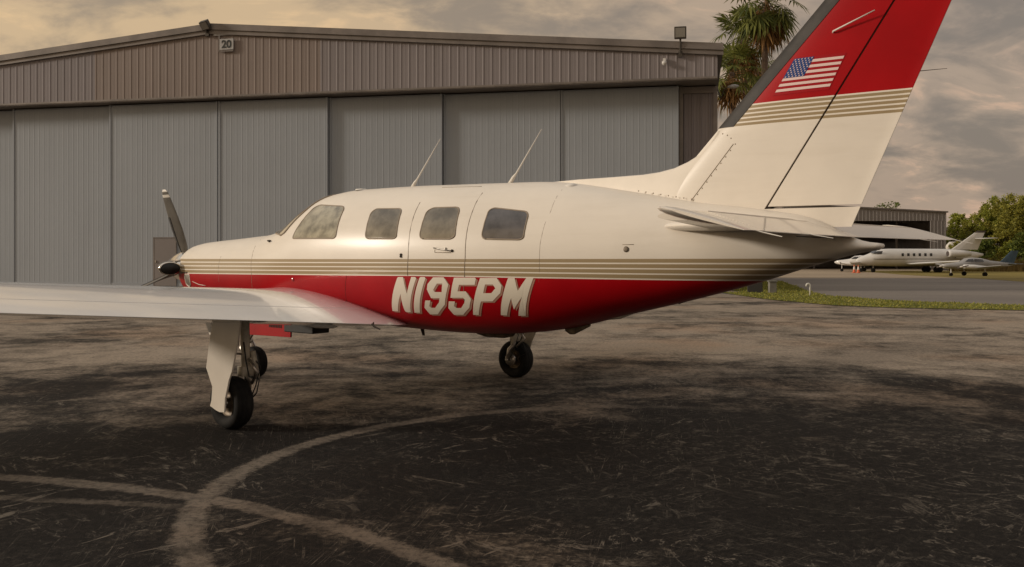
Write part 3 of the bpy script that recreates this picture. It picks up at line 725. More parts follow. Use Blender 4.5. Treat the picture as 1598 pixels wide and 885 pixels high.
def stripemat(name, kind):
    m = bpy.data.materials.new(name); m.use_nodes = True
    t = NT(m.node_tree); p = t.n['Principled BSDF']; o = t.add('ShaderNodeTexCoord').outputs['Object']
    s = t.add('ShaderNodeSeparateXYZ'); t.l.new(o, s.inputs[0]); X, Z = s.outputs[0], s.outputs[2]
    nz = t.ramp(t.noise(o, 1.7, 6, .6), .3, .7)
    streak = t.ramp(t.noise(t.mapping(o, scale=(.5, 1, 5)), 2.5, 5, .65), .45, .75)
    cream = t.mix(nz, tuple(x*.96 for x in CREAM), tuple(x*1.03 for x in CREAM))
    cream = t.mix(t.m('MULTIPLY', streak, .10), cream, (.45, .38, .28))
    red = t.mix(nz, tuple(x*.9 for x in RED), tuple(x*1.1 for x in RED))
    if kind == 'body':
        zr = t.ramp(X, -.8, 3.1, 1.221, 1.177, False); ztp = t.ramp(X, -4.0, 3.2, 1.383, 1.347, False)
        q = t.m('DIVIDE', t.m('SUBTRACT', Z, zr), t.m('SUBTRACT', ztp, zr)); n_ = .25; cut = .27
        per = t.m('FRACT', t.m('DIVIDE', q, n_)); above = t.m('GREATER_THAN', q, 1.0); below = t.m('LESS_THAN', q, 0.0)
        col = t.mix(t.m('GREATER_THAN', per, cut), cream, TAN); col = t.mix(above, col, cream); col = t.mix(below, col, red)
    else:
        q = t.m('DIVIDE', t.m('SUBTRACT', 2.497, Z), .152); per = t.m('FRACT', t.m('DIVIDE', q, .2))
        col = t.mix(t.m('GREATER_THAN', per, .36), cream, TAN); col = t.mix(t.m('GREATER_THAN', q, 1.0), col, cream); col = t.mix(t.m('LESS_THAN', q, 0.0), col, red)
    t.l.new(col, p.inputs['Base Color'])
    p.inputs['Roughness'].default_value = .38; p.inputs['Specular IOR Level'].default_value = .2 if kind == 'body' else .12
    p.inputs['Coat Weight'].default_value = .16 if kind == 'body' else .08; p.inputs['Coat Roughness'].default_value = .22
    b = t.add('ShaderNodeBump'); b.inputs['Strength'].default_value = .06; b.inputs['Distance'].default_value = .02
    t.l.new(t.noise(o, 2.2, 3), b.inputs['Height']); t.l.new(b.outputs[0], p.inputs['Normal'])
    return m
M['body'] = stripemat('fuselage_paint', 'body'); M['finp'] = stripemat('fin_paint', 'fin')

NP = 72
ss = list(np.linspace(3.52, -4.50, 150))
rings = [[sec_pt(s, 2*math.pi*j/NP) for j in range(NP)] for s in ss]
# round the cowl lip inward at the front and close the tail
def shrink(r, s, k, zc): return [(s, y*k, zc + (z-zc)*k) for (_, y, z) in r]
rings.insert(0, shrink(rings[0], 3.545, .90, 1.25))
rings.append(shrink(rings[-1], -4.53, .6, 1.478))
v, f = loft(rings)
fus = make('fuselage', v, f, M['body'], AP, True)
bm = bmesh.new(); bm.from_mesh(fus.data); bmesh.ops.recalc_face_normals(bm, faces=bm.faces); bm.to_mesh(fus.data); bm.free()

def patch(name, loops, m, parent, off=.004, yfun=side, sgn=1, maxe=.05, solid=0.):
    pts = [Vector((a, b, 0)) for lp in loops for a, b in lp]
    tris = geometry.tessellate_polygon([[Vector((a, b, 0)) for a, b in lp] for lp in loops])
    V = [(p.x, p.y) for p in pts]; stack = [tuple(t_) for t_ in tris]; out = []; cache = {}
    def midp(a, b):
        k_ = (min(a, b), max(a, b))
        if k_ not in cache: V.append(((V[a][0]+V[b][0])/2, (V[a][1]+V[b][1])/2)); cache[k_] = len(V)-1
        return cache[k_]
    L = lambda a, b: math.hypot(V[a][0]-V[b][0], V[a][1]-V[b][1])
    # uniform conforming subdivision keeps the decal watertight
    mx = max(max(L(t_[0], t_[1]), L(t_[1], t_[2]), L(t_[2], t_[0])) for t_ in stack)
    while mx > maxe:
        new = []
        for a, b, c in stack:
            ab, bc, ca = midp(a, b), midp(b, c), midp(c, a); new += [(a, ab, ca), (ab, b, bc), (ca, bc, c), (ab, bc, ca)]
        stack = new; mx /= 2
    vv = [(s, sgn*(yfun(s, z)+off), z) for s, z in V]
    o = make(name, vv, stack, m, parent, True)
    bm_ = bmesh.new(); bm_.from_mesh(o.data)
    for fc in bm_.faces:
        fc.normal_update()
        if fc.normal.y * sgn < 0: fc.normal_flip()
    bm_.to_mesh(o.data); bm_.free()
    return o
def seam(name, pts, m, parent, rad=.004, off=0., closed=False, yfun=side, sgn=1, dens=.06):
    P = []
    q = pts + [pts[0]] if closed else pts
    for a, b in zip(q, q[1:]):
        n_ = max(1, int(math.hypot(a[0]-b[0], a[1]-b[1])/dens))
        for i in range(n_): P.append((a[0]+(b[0]-a[0])*i/n_, a[1]+(b[1]-a[1])*i/n_))
    P.append(q[-1])
    t_ = MB(); t_.tube([(s, sgn*(yfun(s, z)+off), z) for s, z in P], rad, 5); return t_.build(name, m, parent, True)
def roundpoly(P, r_=.03, n_=5):
    out = []; k_ = len(P)
    for i in range(k_):
        p0, p1, p2 = Vector(P[i-1]), Vector(P[i]), Vector(P[(i+1) % k_])
        d0, d1 = (p0-p1), (p2-p1); rr = min(r_, d0.length*.45, d1.length*.45); a = p1 + d0.normalized()*rr; b = p1 + d1.normalized()*rr
        for j in range(n_+1):
            t_ = j/n_; q = a*(1-t_)**2 + p1*2*t_*(1-t_) + b*t_*t_; out.append((q.x, q.y))
    return out
WIN = [('cockpit_window', [(.905,1.562),(.885,1.64),(.775,1.873),(.705,1.894),(.300,1.866),(.255,1.838),(.212,1.577),(.240,1.556)], 'plexl', .03),
 ('cabin_window', [(-.200,1.549),(-.162,1.790),(-.200,1.825),(-.540,1.817),(-.590,1.56),(-.555,1.546)], 'plex', .05),
 ('cabin_window', [(-.860,1.542),(-.850,1.785),(-.905,1.814),(-1.205,1.811),(-1.245,1.56),(-1.205,1.538)], 'plex', .055),
 ('cabin_window', [(-1.520,1.535),(-1.522,1.775),(-1.565,1.794),(-1.925,1.752),(-1.925,1.54),(-1.89,1.527)], 'plexd', .055)]
for nm, P, mm, rr in WIN:
    Q = roundpoly(P, rr)
    for sg_ in (1, -1):
        wo = patch(nm, [Q], M[mm], fus, .003, sgn=sg_, maxe=.08)
        seam('window_frame', Q, M['seam'], wo, .0065, .001, True, sgn=sg_)
# windshield wrapping over the nose top
def ws_edge(ph):
    d_ = math.degrees(ph); return float(np.interp(d_, [31, 45, 57, 90], [1.17, 1.36, 1.51, 1.47])), float(np.interp(d_, [31, 51, 70, 90], [1.10, .915, .85, .82]))
vv = []; n1_, n2_ = 36, 10
phs = [R(31) + R(118)*i/n1_ for i in range(n1_+1)]
for ph in phs:
    e = min(ph, math.pi-ph); a, b = ws_edge(e)
    for j in range(n2_+1):
        s = a + (b-a)*j/n2_; q = sec_pt(s, ph); vv.append((q[0], q[1]*1.004, q[2]+.005))
ff = [(i*(n2_+1)+j, i*(n2_+1)+j+1, (i+1)*(n2_+1)+j+1, (i+1)*(n2_+1)+j) for i in range(n1_) for j in range(n2_)]
ws = make('windshield', vv, ff, M['plexl'], fus, True)
bd = [vv[j] for j in range(n2_+1)] + [vv[i*(n2_+1)+n2_] for i in range(n1_+1)] + [vv[n1_*(n2_+1)+j] for j in range(n2_, -1, -1)] + [vv[i*(n2_+1)] for i in range(n1_, -1, -1)]
t_ = MB(); t_.tube(bd, .008, 5); t_.build('window_frame', M['seam'], ws, True)
# door outline, seams and small hardware
seam('door_seam', [(-.705,1.87),(-.722,1.729),(-.734,1.615),(-.748,1.503),(-.755,1.391),(-.745,1.224)], M['seam'], fus, .0035)
seam('door_seam', [(-1.335,1.935),(-1.352,1.77),(-1.359,1.606),(-1.373,1.393),(-1.363,1.222),(-1.315,1.02)], M['seam'], fus, .0035)
seam('skin_seam', [(-2.105,1.935),(-2.118,1.75),(-2.098,1.648),(-2.084,1.496),(-2.083,1.294),(-2.067,1.19)], M['seam'], fus, .0015)
seam('cowl_seam', [(1.79,1.56),(1.732,1.484),(1.665,1.383),(1.60,1.20),(1.62,1.00)], M['seam'], fus, .0025)
seam('cowl_seam', [(2.341,1.381),(2.30,1.2),(2.277,1.03)], M['seam'], fus, .0022)
seam('skin_seam', [(.035,1.211),(.144,.967)], M['gap'], fus, .002)
seam('skin_seam', [(-.768,2.012),(-1.235,2.0)], M['seam'], fus, .003)
seam('door_handle', [(-1.04,1.463),(-1.225,1.438)], M['alu'], fus, .006, .008)
seam('handle_recess', [(-1.05,1.447),(-1.05,1.425),(-1.225,1.422)], M['seam'], fus, .003)
def knob(name, s, z, r_, m, parent=fus, h_=.012):
    q = MB(); y = side(s, z); q.lathe([(-.01, r_), (h_*.6, r_), (h_, r_*.7), (h_, .001)], (s, y, z), (0, 1, .1), 14); return q.build(name, m, parent, True)
knob('door_handle', -1.235, 1.438, .012, M['gap']); knob('lock', -1.165, 1.458, .009, M['alu'])
knob('latch', -.672, 1.405, .011, M['gap']); knob('latch', -.672, 1.388, .010, M['gap'])
knob('static_port', -2.81, 1.449, .022, M['grimy'], h_=.004); knob('static_port', .874, 1.159, .02, M['redp'], h_=.01)
seam('vent_lip', [(-2.78,1.484),(-2.87,1.484)], M['seam'], fus, .0025)
seam('temperature_probe', [(1.47,1.545),(1.38,1.545)], M['gap'], fus, .008, .02); knob('probe_base', 1.42, 1.54, .012, M['gap'], h_=.025)
seam('cowl_scuff', [(2.93,1.09),(2.78,1.06),(2.62,1.05)], M['cream'], fus, .004)
q = roundpoly([(3.13,1.17),(2.99,1.17),(2.99,1.06),(3.06,1.02),(3.13,1.06)], .02, 3); patch('cowl_inlet', [q], M['alu'], fus, .003); seam('inlet_rim', q, M['cream'], fus, .006, .002, True)
# registration
LET = [([(-0.427, 0.895), (-0.624, 1.2), (-0.639, 1.209), (-0.695, 1.21), (-0.705, 1.063), (-0.791, 1.212), (-0.834, 1.212), (-0.846, 1.202), (-0.654, 0.894), (-0.597, 0.892), (-0.59, 0.905), (-0.627, 1.059), (-0.498, 0.895)], []), ([(-0.702, 0.9), (-0.883, 1.205), (-0.897, 1.213), (-0.94, 1.214), (-0.951, 1.204), (-0.766, 0.894), (-0.696, 0.891)], []), ([(-0.852, 0.943), (-0.895, 1.009), (-0.954, 1.01), (-0.917, 0.959), (-0.93, 0.945), (-0.974, 0.946), (-1.043, 0.997), (-1.064, 1.034), (-0.97, 1.031), (-0.947, 1.108), (-0.965, 1.154), (-1.035, 1.213), (-1.149, 1.215), (-1.19, 1.154), (-1.097, 0.978), (-0.965, 0.887), (-0.875, 0.883)], [(-1.017, 1.105), (-1.069, 1.16), (-1.126, 1.161), (-1.103, 1.088), (-1.027, 1.086)]), ([(-1.257, 1.214), (-1.471, 1.217), (-1.48, 1.208), (-1.461, 1.157), (-1.302, 1.154), (-1.274, 1.098), (-1.359, 1.1), (-1.394, 1.037), (-1.346, 0.961), (-1.244, 0.894), (-1.145, 0.89), (-1.12, 0.949), (-1.153, 1.009), (-1.218, 1.01), (-1.192, 0.969), (-1.207, 0.953), (-1.259, 0.955), (-1.312, 1.0), (-1.327, 1.029), (-1.316, 1.045), (-1.183, 1.041)], []), ([(-1.523, 1.215), (-1.684, 1.218), (-1.723, 1.156), (-1.697, 1.093), (-1.601, 1.023), (-1.487, 1.019), (-1.406, 0.9), (-1.349, 0.898)], [(-1.565, 1.162), (-1.64, 1.163), (-1.658, 1.132), (-1.609, 1.091), (-1.531, 1.089)]), ([(-1.625, 0.906), (-1.793, 1.219), (-1.854, 1.22), (-1.866, 1.117), (-1.962, 1.222), (-2.026, 1.223), (-1.855, 0.909), (-1.788, 0.907), (-1.89, 1.067), (-1.776, 0.959), (-1.788, 1.056), (-1.683, 0.906)], [])]
lt_v, lt_f, lsv, lsf = [], [], [], []
def collect(loops, off, VV, FF, maxe=.05):
    o = patch('tmp', loops, None, None, off, maxe=maxe); n_ = len(VV)
    VV += [tuple(v_.co) for v_ in o.data.vertices]; FF += [tuple(i_+n_ for i_ in p_.vertices) for p_ in o.data.polygons]
    bpy.data.objects.remove(o)
for outer, hole in LET:
    lp = [outer] + ([hole] if hole else [])
    collect(lp, .0045, lt_v, lt_f)
    collect([[(a-.015, b-.011) for a, b in l_] for l_ in lp], .0022, lsv, lsf)
make('registration_letters', lt_v, lt_f, M['letter'], fus, True)
make('letter_shadow', lsv, lsf, M['letsh'], fus, True)

# ---- fin and rudder
def LE(z): return -3.368 - .96*(z-2.345)
def TE(z): return -4.388 - .434*(z-1.735)
def HG(z): return -3.771 - .648*(z-1.786)
def naca(c): c = min(max(c, 0), 1); return 10*(.2969*math.sqrt(c) - .126*c - .3516*c*c + .2843*c**3 - .1036*c**4)/1.0
def fhalf(s, z):
    c = (LE(z)-s)/(LE(z)-TE(z)); th = .118 - .03*(z-1.7); return max(.004, th/2*naca(c))
def vsurf(name, z0, z1, s_a, s_b, m, parent, nz_=22, nc=16, off=0., smooth=True):
    rr = []
    for i in range(nz_+1):
        z = z0 + (z1-z0)*i/nz_; a, b = s_a(z), s_b(z); ring = []
        cs = [(1-math.cos(math.pi*j/nc))/2 for j in range(nc+1)]
        for c in cs: s = a + (b-a)*c; ring.append((s, fhalf(s, z)+off if c > 0 or s_a is not LE else 0, z))
        for c in cs[::-1]:
            s = a + (b-a)*c; ring.append((s, -(fhalf(s, z)+off), z))
        rr.append(ring)
    v, f = loft(rr); mb_ = MB(); mb_.add(v, f); return flat_smooth(mb_.build(name, m, parent), 40)
fin = vsurf('tail_fin', 1.62, 3.45, LE, lambda z: HG(z)+.006, M['finp'], AP)
rud = vsurf('rudder', 1.752, 3.45, lambda z: HG(z)-.010, TE, M['finp'], AP)
vsurf('fin_fairing', 1.60, 1.735, lambda z: -3.70, TE, M['cream'], AP, 4)
vsurf('rudder_gap', 1.70, 3.44, lambda z: HG(z)+.03, lambda z: HG(z)-.03, M['gap'], fin, 12, 4, off=-.012)
vsurf('deice_boot', 2.345, 3.452, lambda z: LE(z)+.004, lambda z: LE(z)-.128, M['boot'], fin, 16, 10, off=.0035)
# dorsal fillet
rr = []
for s, zt_, hw in [(-1.80,2.020,.004),(-2.12,2.031,.010),(-2.45,2.033,.014),(-2.725,2.038,.02),(-2.87,2.05,.024),(-3.004,2.074,.028),(-3.12,2.115,.032),(-3.22,2.167,.034),(-3.30,2.235,.034),(-3.372,2.335,.032),(-3.40,2.34,.026)]:
    zb_ = fT(s)-.06; bw = max(hw*1.0, .004 + .052*min(1, max(0, (-s-1.8)/1.3))**1.3)
    pr = []
    for t_ in np.linspace(0, 1, 9): pr.append((s, bw + (hw*.8-bw)*t_**.8, zb_ + (zt_-hw*.35-zb_)*t_))
    pr += [(s, hw*.4, zt_-.002), (s, 0, zt_), (s, -hw*.4, zt_-.002)]
    for t_ in np.linspace(1, 0, 9): pr.append((s, -(bw + (hw*.8-bw)*t_**.8), zb_ + (zt_-hw*.35-zb_)*t_))
    rr.append(pr)
v, f = loft(rr); q = MB(); q.add(v, f); dorsal = flat_smooth(q.build('dorsal_fillet', M['cream'], AP), 50)
# panel rivets and seams on the fin
def fy(s, z): return fhalf(s, z)
seam('fin_seam', [(-3.50,2.217),(-3.166,1.816)], M['seam'], fin, .0025, .001, yfun=fy)
q = MB()
for i in range(10):
    t_ = i/9; s, z = -3.50+.334*t_ - .015, 2.215-.40*t_; q.lathe([(0,.006),(.003,.004),(.004,.001)], (s, fhalf(s, z)-.001, z), (0,1,0), 8)
for s, z in [(-3.37,2.31),(-3.41,2.30),(-3.45,2.285),(-3.48,2.26)]: q.lathe([(0,.006),(.003,.004),(.004,.001)], (s, fhalf(s, z)-.001, z), (0,1,0), 8)
q.build('rivets', M['seam'], fin)
q = MB()
for i in range(8):
    s = -2.72 - i*.065; z = fT(s)+.012; q.lathe([(0,.006),(.003,.004),(.004,.001)], (s, .066, z), (0,1,0.1), 8)
q.build('rivets', M['seam'], dorsal)
# flag on the fin
TLc, TRc, BRc, BLc = Vector((-3.951,2.779)), Vector((-4.303,2.773)), Vector((-4.187,2.542)), Vector((-3.803,2.540))
def fq(u, v_): a = TLc.lerp(TRc, u); b = BLc.lerp(BRc, u); p_ = a.lerp(b, v_); return (p_.x, p_.y)
def fpatch(name, quads, m, off, parent):
    VV, FF = [], []
    for Q in quads:
        o = patch('tmp', [[fq(*p_) for p_ in Q]], None, None, off, yfun=fy, maxe=.06); n_ = len(VV)
        VV += [tuple(v_.co) for v_ in o.data.vertices]; FF += [tuple(i_+n_ for i_ in p_.vertices) for p_ in o.data.polygons]; bpy.data.objects.remove(o)
    return make(name, VV, FF, m, parent, True)
flag = fpatch('flag', [[(-.012,-.01),(1.015,-.01),(1.015,1.015),(-.012,1.015)]], M['fl_red'], .002, fin)
wh = []
for i in range(13):
    if i % 2 == 1:
        u0 = .40 if i < 7 else 0; wh.append([(u0, i/13), (1, i/13), (1, (i+1)/13), (u0, (i+1)/13)])
fpatch('flag_stripes', wh, M['fl_white'], .0032, flag)
fpatch('flag_canton', [[(0,0),(.40,0),(.40,7/13),(0,7/13)]], M['fl_blue'], .0044, flag)
st = []
for r_ in range(9):
    for c_ in range(6 if r_ % 2 == 0 else 5):
        cu = .40*((c_+.55)/6 + (0 if r_ % 2 == 0 else .5/6)) ; cvv = (7/13)*(r_+.55)/9.1
        st.append([(cu + .019*math.cos(a)*(1 if k_ % 2 == 0 else .45), cvv + .026*math.sin(a)*(1 if k_ % 2 == 0 else .45)) for k_, a in enumerate([R(-90+36*k2) for k2 in range(10)])])
fpatch('flag_stars', st, M['fl_white'], .0056, flag)
q = MB(); q.tube([(-4.213, fhalf(-4.213,2.923)-.01, 2.923), (-4.225, .06, 2.927), (-4.505, .085, 3.019)], [.007,.006,.004], 6); q.build('antenna', M['cwhite'], fin, True)
q = MB(); z = 2.60; q.tube([(TE(z)+.01, 0, z), (TE(z)-.16, 0, z-.004)], [.003, .0015], 5); q.build('static_wick', M['gap'], rud)

# ---- wings
def wing_surface(name, stn, c0, c1, sgn, m, parent, nc=18, smooth=True, droop=0.):
    rr = []
    for (y, le, te, zte, tc_) in stn:
        ch = le-te; cs = [c0 + (c1-c0)*(1-math.cos(math.pi*j/nc))/2 for j in range(nc+1)]
        cl = lambda c: zte + (1-c)*ch*.050
        up = [(le-c*ch, sgn*y, cl(c) + .62*tc_*ch*naca(c) + .001) for c in cs]; lo = [(le-c*ch, sgn*y, cl(c) - .38*tc_*ch*naca(c) - .001) for c in cs[::-1]]
        rr.append(up + lo)
    v, f = loft(rr); q = MB(); q.add(v, f); return flat_smooth(q.build(name, m, parent), 35)
def wst(y):
    le = np.interp(y, [.15,.45,.62,.85,1.15,6.4,6.6], [1.70,1.58,1.45,1.28,1.14,.66,.50]); te = np.interp(y, [.15,.35,.62,1.9,3.8,6.4,6.6], [-.30,-.48,-.69,-.60,-.50,-.30,-.20])
    zt_ = .79 + (y-.62)*.0846; tc_ = np.interp(y, [.15,.62,1.2,6.4,6.6], [.150,.160,.172,.12,.05]); return (y, float(le), float(te), zt_, float(tc_))
def stns(a, b, n_): return [wst(a + (b-a)*i/n_) for i in range(n_+1)]
M['wingp'] = mat('wing_paint', (.80, .81, .82), .20, coat=.8, var=.05, vscale=1.3, bump=.05, bscale=2)
for sgn in (1, -1):
    wg = wing_surface('wing', stns(.15, 6.15, 24), 0, .765, sgn, M['wingp'], AP)
    wing_surface('flap', stns(.15, 4.80, 18), .772, 1, sgn, M['wingp'], wg, 8)
    wing_surface('aileron', stns(4.82, 6.14, 6), .772, 1, sgn, M['wingp'], wg, 8)
    wing_surface('wing_tip', stns(6.151, 6.6, 6), 0, 1, sgn, M['wingp'], wg)
    # leading edge boot
    for y0 in (1.25,):
        q = MB(); q.lathe([(-.22,.001),(-.15,.016),(.05,.024),(.25,.001)], (wst(y0)[2]+.30, sgn*y0, wst(y0)[3]-.035), (1,0,0), 10); q.build('hinge_fairing', M['wingp'], wg, True)
# dark flap step under the wing root and small belly items
q = MB(); q.tube([(-.70, 1.0, .825), (-.74, 1.0, .80), (-.80, 1.0, .785)], [.008,.008,.006], 6); q.tube([(-.72, 1.0, .80), (-.72, 1.0, .84)], .006, 6); q.build('flap_bracket', M['gap'], AP)
def plate(name, P, y, th, m, parent=AP, bev=.003):
    n_ = len(P); vv = [(a, y-th/2, b) for a, b in P] + [(a, y+th/2, b) for a, b in P]
    ff = [tuple(range(n_)), tuple(range(n_, 2*n_))[::-1]] + [(i, (i+1)%n_, (i+1)%n_+n_, i+n_) for i in range(n_)]
    q_ = MB(); q_.add(vv, ff); return q_.build(name, m, parent, bevel=bev)
nd = plate('nose_gear_door', [(2.15,.70),(1.311,.76),(1.324,.534),(1.669,.530),(2.155,.521)], .25, .02, M['redp'])
q = MB()
for i in range(8): s = 1.47+i*.028; q.box(s, s+.013, .258, .265, .625, .682)
q.build('louvres', M['gap'], nd)
plate('nose_gear_door', [(2.15,.76),(1.6,.76),(1.62,.56),(2.1,.54)], -.25, .02, M['redp'])
q = MB(); q.box(.87, 1.33, .12, .34, .60, .70); q.build('exhaust_fairing', M['black'], AP, bevel=.01)
q = MB(); q.box(-.35, .95, -.2, .2, .70, .76)
plate('belly_tab', [(-1.977,.82),(-1.986,.768),(-2.031,.741),(-2.07,.742),(-2.225,.817),(-2.23,.87)], 0, .03, M['grimy'], bev=.004)
q = MB(); q.lathe([(-.14,.001),(-.12,.02),(0,.035),(.12,.02),(.14,.001)], (-2.51, .0, .925), (1,0,-.25), 12); q.build('belly_blister', M['cream'], AP, True)
q = MB(); q.tube([(-3.03,0,1.05),(-3.18,0,1.095)], [.022,.018], 8); q.build('belly_probe', M['gap'], AP)
plate('belly_antenna', [(-.29,.72),(-.345,.72),(-.36,.632),(-.33,.632)], 0, .008, M['gap'])
q = MB(); q.lathe([(-.24,.001),(-.20,.04),(-.1,.06),(.1,.06),(.2,.04),(.24,.001)], (-1.22, 0, .725), (1,0,0), 16); q.build('belly_beacon_fairing', M['grimy'], AP, True)
# belly strakes and whip antennas
for (a, b) in (((-.20,2.05),(-.56,2.49)), ((-1.40,2.04),(-1.735,2.48))):
    q = MB(); q.tube([(a[0]+.01,0,a[1]-.01),(a[0]-.03,0,a[1]+.045),(a[0]-.06,0,a[1]+.075),(b[0],0,b[1])],[.020,.015,.0085,.004],8); q.build('whip_antenna', M['cwhite'], AP, True)
q = MB(); q.lathe([(0,.055),(.012,.05),(.022,.03),(.024,.001)], (-2.12,.12,1.965), (0,.2,1), 16); q.build('dome_antenna', M['cwhite'], AP, True)
q = MB(); q.lathe([(0,.06),(.012,.05),(.016,.001)], (.42,.1,2.045), (0,.05,1), 16); q.build('dome_antenna', M['cwhite'], AP, True)
# ---- tailplane
for sgn in (1, -1):
    def stab_ring(y, le, te, zc_, th, cut):
        ch = le-te; cs = [cut*(1-math.cos(math.pi*j/12))/2 for j in range(13)]
        return [(le-c*ch, sgn*y, zc_ + th*.5*naca(c)+.001) for c in cs] + [(le-c*ch, sgn*y, zc_ - th*.5*naca(c)-.001) for c in cs[::-1]]
    rr = [stab_ring(y, le, te, 1.618, th*.85, (le-hg)/(le-te)) for y, le, te, hg, th in [(.10,-3.02,-4.42,-4.06,.10),(.28,-3.05,-4.42,-4.06,.10),(.33,-3.09,-4.43,-4.07,.098),(.40,-3.28,-4.43,-4.08,.096),(.47,-3.42,-4.43,-4.09,.094),(.55,-3.47,-4.44,-4.10,.09),(1.97,-3.93,-4.52,-4.22,.055)]]
    v, f = loft(rr); q = MB(); q.add(v, f); tp = flat_smooth(q.build('tailplane', M['cream'], AP), 35)
    # elevator: hinge to trailing edge, drooped, with the horn tip
    rr = []
    for y, le, te, zl, zt_, th in [(.012,-4.07,-4.37,1.616,1.530,.036),(.5,-4.115,-4.43,1.616,1.528,.034),(1.2,-4.17,-4.47,1.618,1.528,.030),(1.985,-4.232,-4.53,1.622,1.530,.024)]:
        rr.append([(le,sgn*y,zl+th*.5),(le+.01,sgn*y,zl),(le,sgn*y,zl-th*.5),(te,sgn*y,zt_-.002),(te,sgn*y,zt_+.002),((le*.5+te*.5),sgn*y,(zl+zt_)/2+th*.35)])
    v, f = loft(rr); q = MB(); q.add(v, f); ev = flat_smooth(q.build('elevator', M['cream'], tp), 60)
    rr = []
    for y, le, te, th, za in [(1.99,-3.97,-4.53,.055,1.655),(2.10,-4.00,-4.535,.05,1.655),(2.18,-4.06,-4.54,.036,1.652),(2.215,-4.14,-4.52,.014,1.638)]:
        cs = [(1-math.cos(math.pi*j/10))/2 for j in range(11)]; zl = lambda c: za + (1.532-za)*c
        rr.append([(le+(te-le)*c, sgn*y, zl(c)+th*.5*naca(c)+.001) for c in cs] + [(le+(te-le)*c, sgn*y, zl(c)-th*.5*naca(c)-.001) for c in cs[::-1]])
    v, f = loft(rr); q = MB(); q.add(v, f); flat_smooth(q.build('elevator_horn', M['cream'], ev), 35)
    q = MB(); q.tube([(-4.52,sgn*2.1,1.533),(-4.67,sgn*2.13,1.50)],[.004,.002],5); q.tube([(-4.45,sgn*1.2,1.532),(-4.6,sgn*1.2,1.505)],[.004,.002],5); q.build('static_wick', M['cwhite'], ev)
seam('tail_seam', [(-4.02,1.535),(-4.22,1.525)], M['gap'], fus, .003, .0)
# ---- spinner, propeller, exhaust
HUB = Vector((3.60, 0, 1.250))
q = MB(); q.lathe([(-.05,.001),(-.05,.185),(-.02,.195),(.06,.192),(.18,.168),(.30,.125),(.40,.075),(.46,.035),(.485,.001)], HUB, (1,0,0), 40)
spn = q.build('spinner', M['chrome'], AP, True)
for ang in (20.3, 110.3, 200.3, 290.3):
    a = R(ang); rad = Vector((0, math.sin(a), math.cos(a))); tan_ = Vector((0, math.cos(a), -math.sin(a))); rr = []; mi = []
    sta = [(.12,.035,.07,0),(.20,.045,.06,0),(.26,.07,.045,0),(.36,.085,.032,0),(.50,.095,.024,0),(.65,.093,.018,0),(.78,.086,.014,0),(.88,.076,.011,0),(.90,.074,.010,1),(.935,.070,.009,0),(.97,.060,.008,1),(1.0,.030,.005,1)]
    for r_, hc_, ht, mm in sta:
        be = R(14 - 18*(r_-.2)); cd = Vector((math.cos(be), 0, 0)) + tan_*math.sin(be); nd_ = cd.cross(rad).normalized()
        rr.append([HUB + rad*r_*.985 + cd*(hc_*math.cos(2*math.pi*j/14) + .0) + nd_*(ht*.5*math.sin(2*math.pi*j/14)) for j in range(14)]); mi.append(mm)
    v, f = loft(rr); idx = [mi[i] for i in range(len(sta)-1) for j in range(14)] + [0, 1]
    q = MB(); q.v = [tuple(p_) for p_ in v]; q.f = f; q.i = idx; bl = q.build('propeller_blade', [M['blade'], M['bwhite']], AP, True)
    rr2 = []
    for r_, hc_, ht, mm in sta[1:6]:
        be = R(14 - 18*(r_-.2)); cd = Vector((math.cos(be), 0, 0)) + tan_*math.sin(be); nd_ = cd.cross(rad).normalized(); o_ = HUB + rad*r_*.985
        rr2.append([o_ + cd*(hc_+.004)*1.0, o_ + cd*hc_*.55 + nd_*(ht*.5+.003), o_ + cd*hc_*.5, o_ + cd*hc_*.55 - nd_*(ht*.5+.003)])
    v, f = loft(rr2); q = MB(); q.add([tuple(p_) for p_ in v], f); q.build('deice_strip', M['black'], bl)
def stack(sgn):
    path = [((3.36,.10,1.27), .10, .07), ((3.44,.22,1.262), .105, .072), ((3.47,.31,1.252), .115, .075), ((3.43,.385,1.243), .122, .078), ((3.34,.430,1.236), .126, .078), ((3.30,.438,1.234), .127, .078)]
    nrm = [Vector((.25,1,0)), Vector((.3,1,0)), Vector((-.25,.9,0)), Vector((-.8,.6,-.05)), Vector((-1,.25,-.12)), Vector((-1,.25,-.12))]
    rr = []
    for (c_, hw, hh), n_ in zip(path, nrm):
        n_ = n_.normalized(); wv_ = Vector((0,0,1)).cross(n_).normalized(); uv = n_.cross(wv_)
        rr.append([Vector(c_) + wv_*hw*math.cos(2*math.pi*j/24) + uv*hh*math.sin(2*math.pi*j/24) for j in range(24)])
    inner = [[Vector(path[-1][0]) + (p_-Vector(path[-1][0]))*.90 for p_ in rr[-1]], [Vector(path[-2][0]) + (p_-Vector(path[-2][0]))*.88 + Vector((.03,0,0)) for p_ in rr[-2]]]
    fx = lambda L_: [(p_.x, sgn*p_.y, p_.z) for p_ in L_]
    v, f = loft([fx(r_) for r_ in rr + inner[:1]], caps=False); q = MB(); q.add(v, f); o = q.build('exhaust_stack', M['chrome'], AP, True)
    v, f = loft([fx(r_) for r_ in inner]); q = MB(); q.add(v, f); q.build('exhaust_opening', M['black'], o, True)
stack(1); stack(-1)
q = MB(); q.tube([(3.40,.27,1.19),(3.28,.31,1.185),(3.05,.37,1.19)],[.014,.014,.012],8); q.build('drain_pipe', M['grimy'], fus, True)
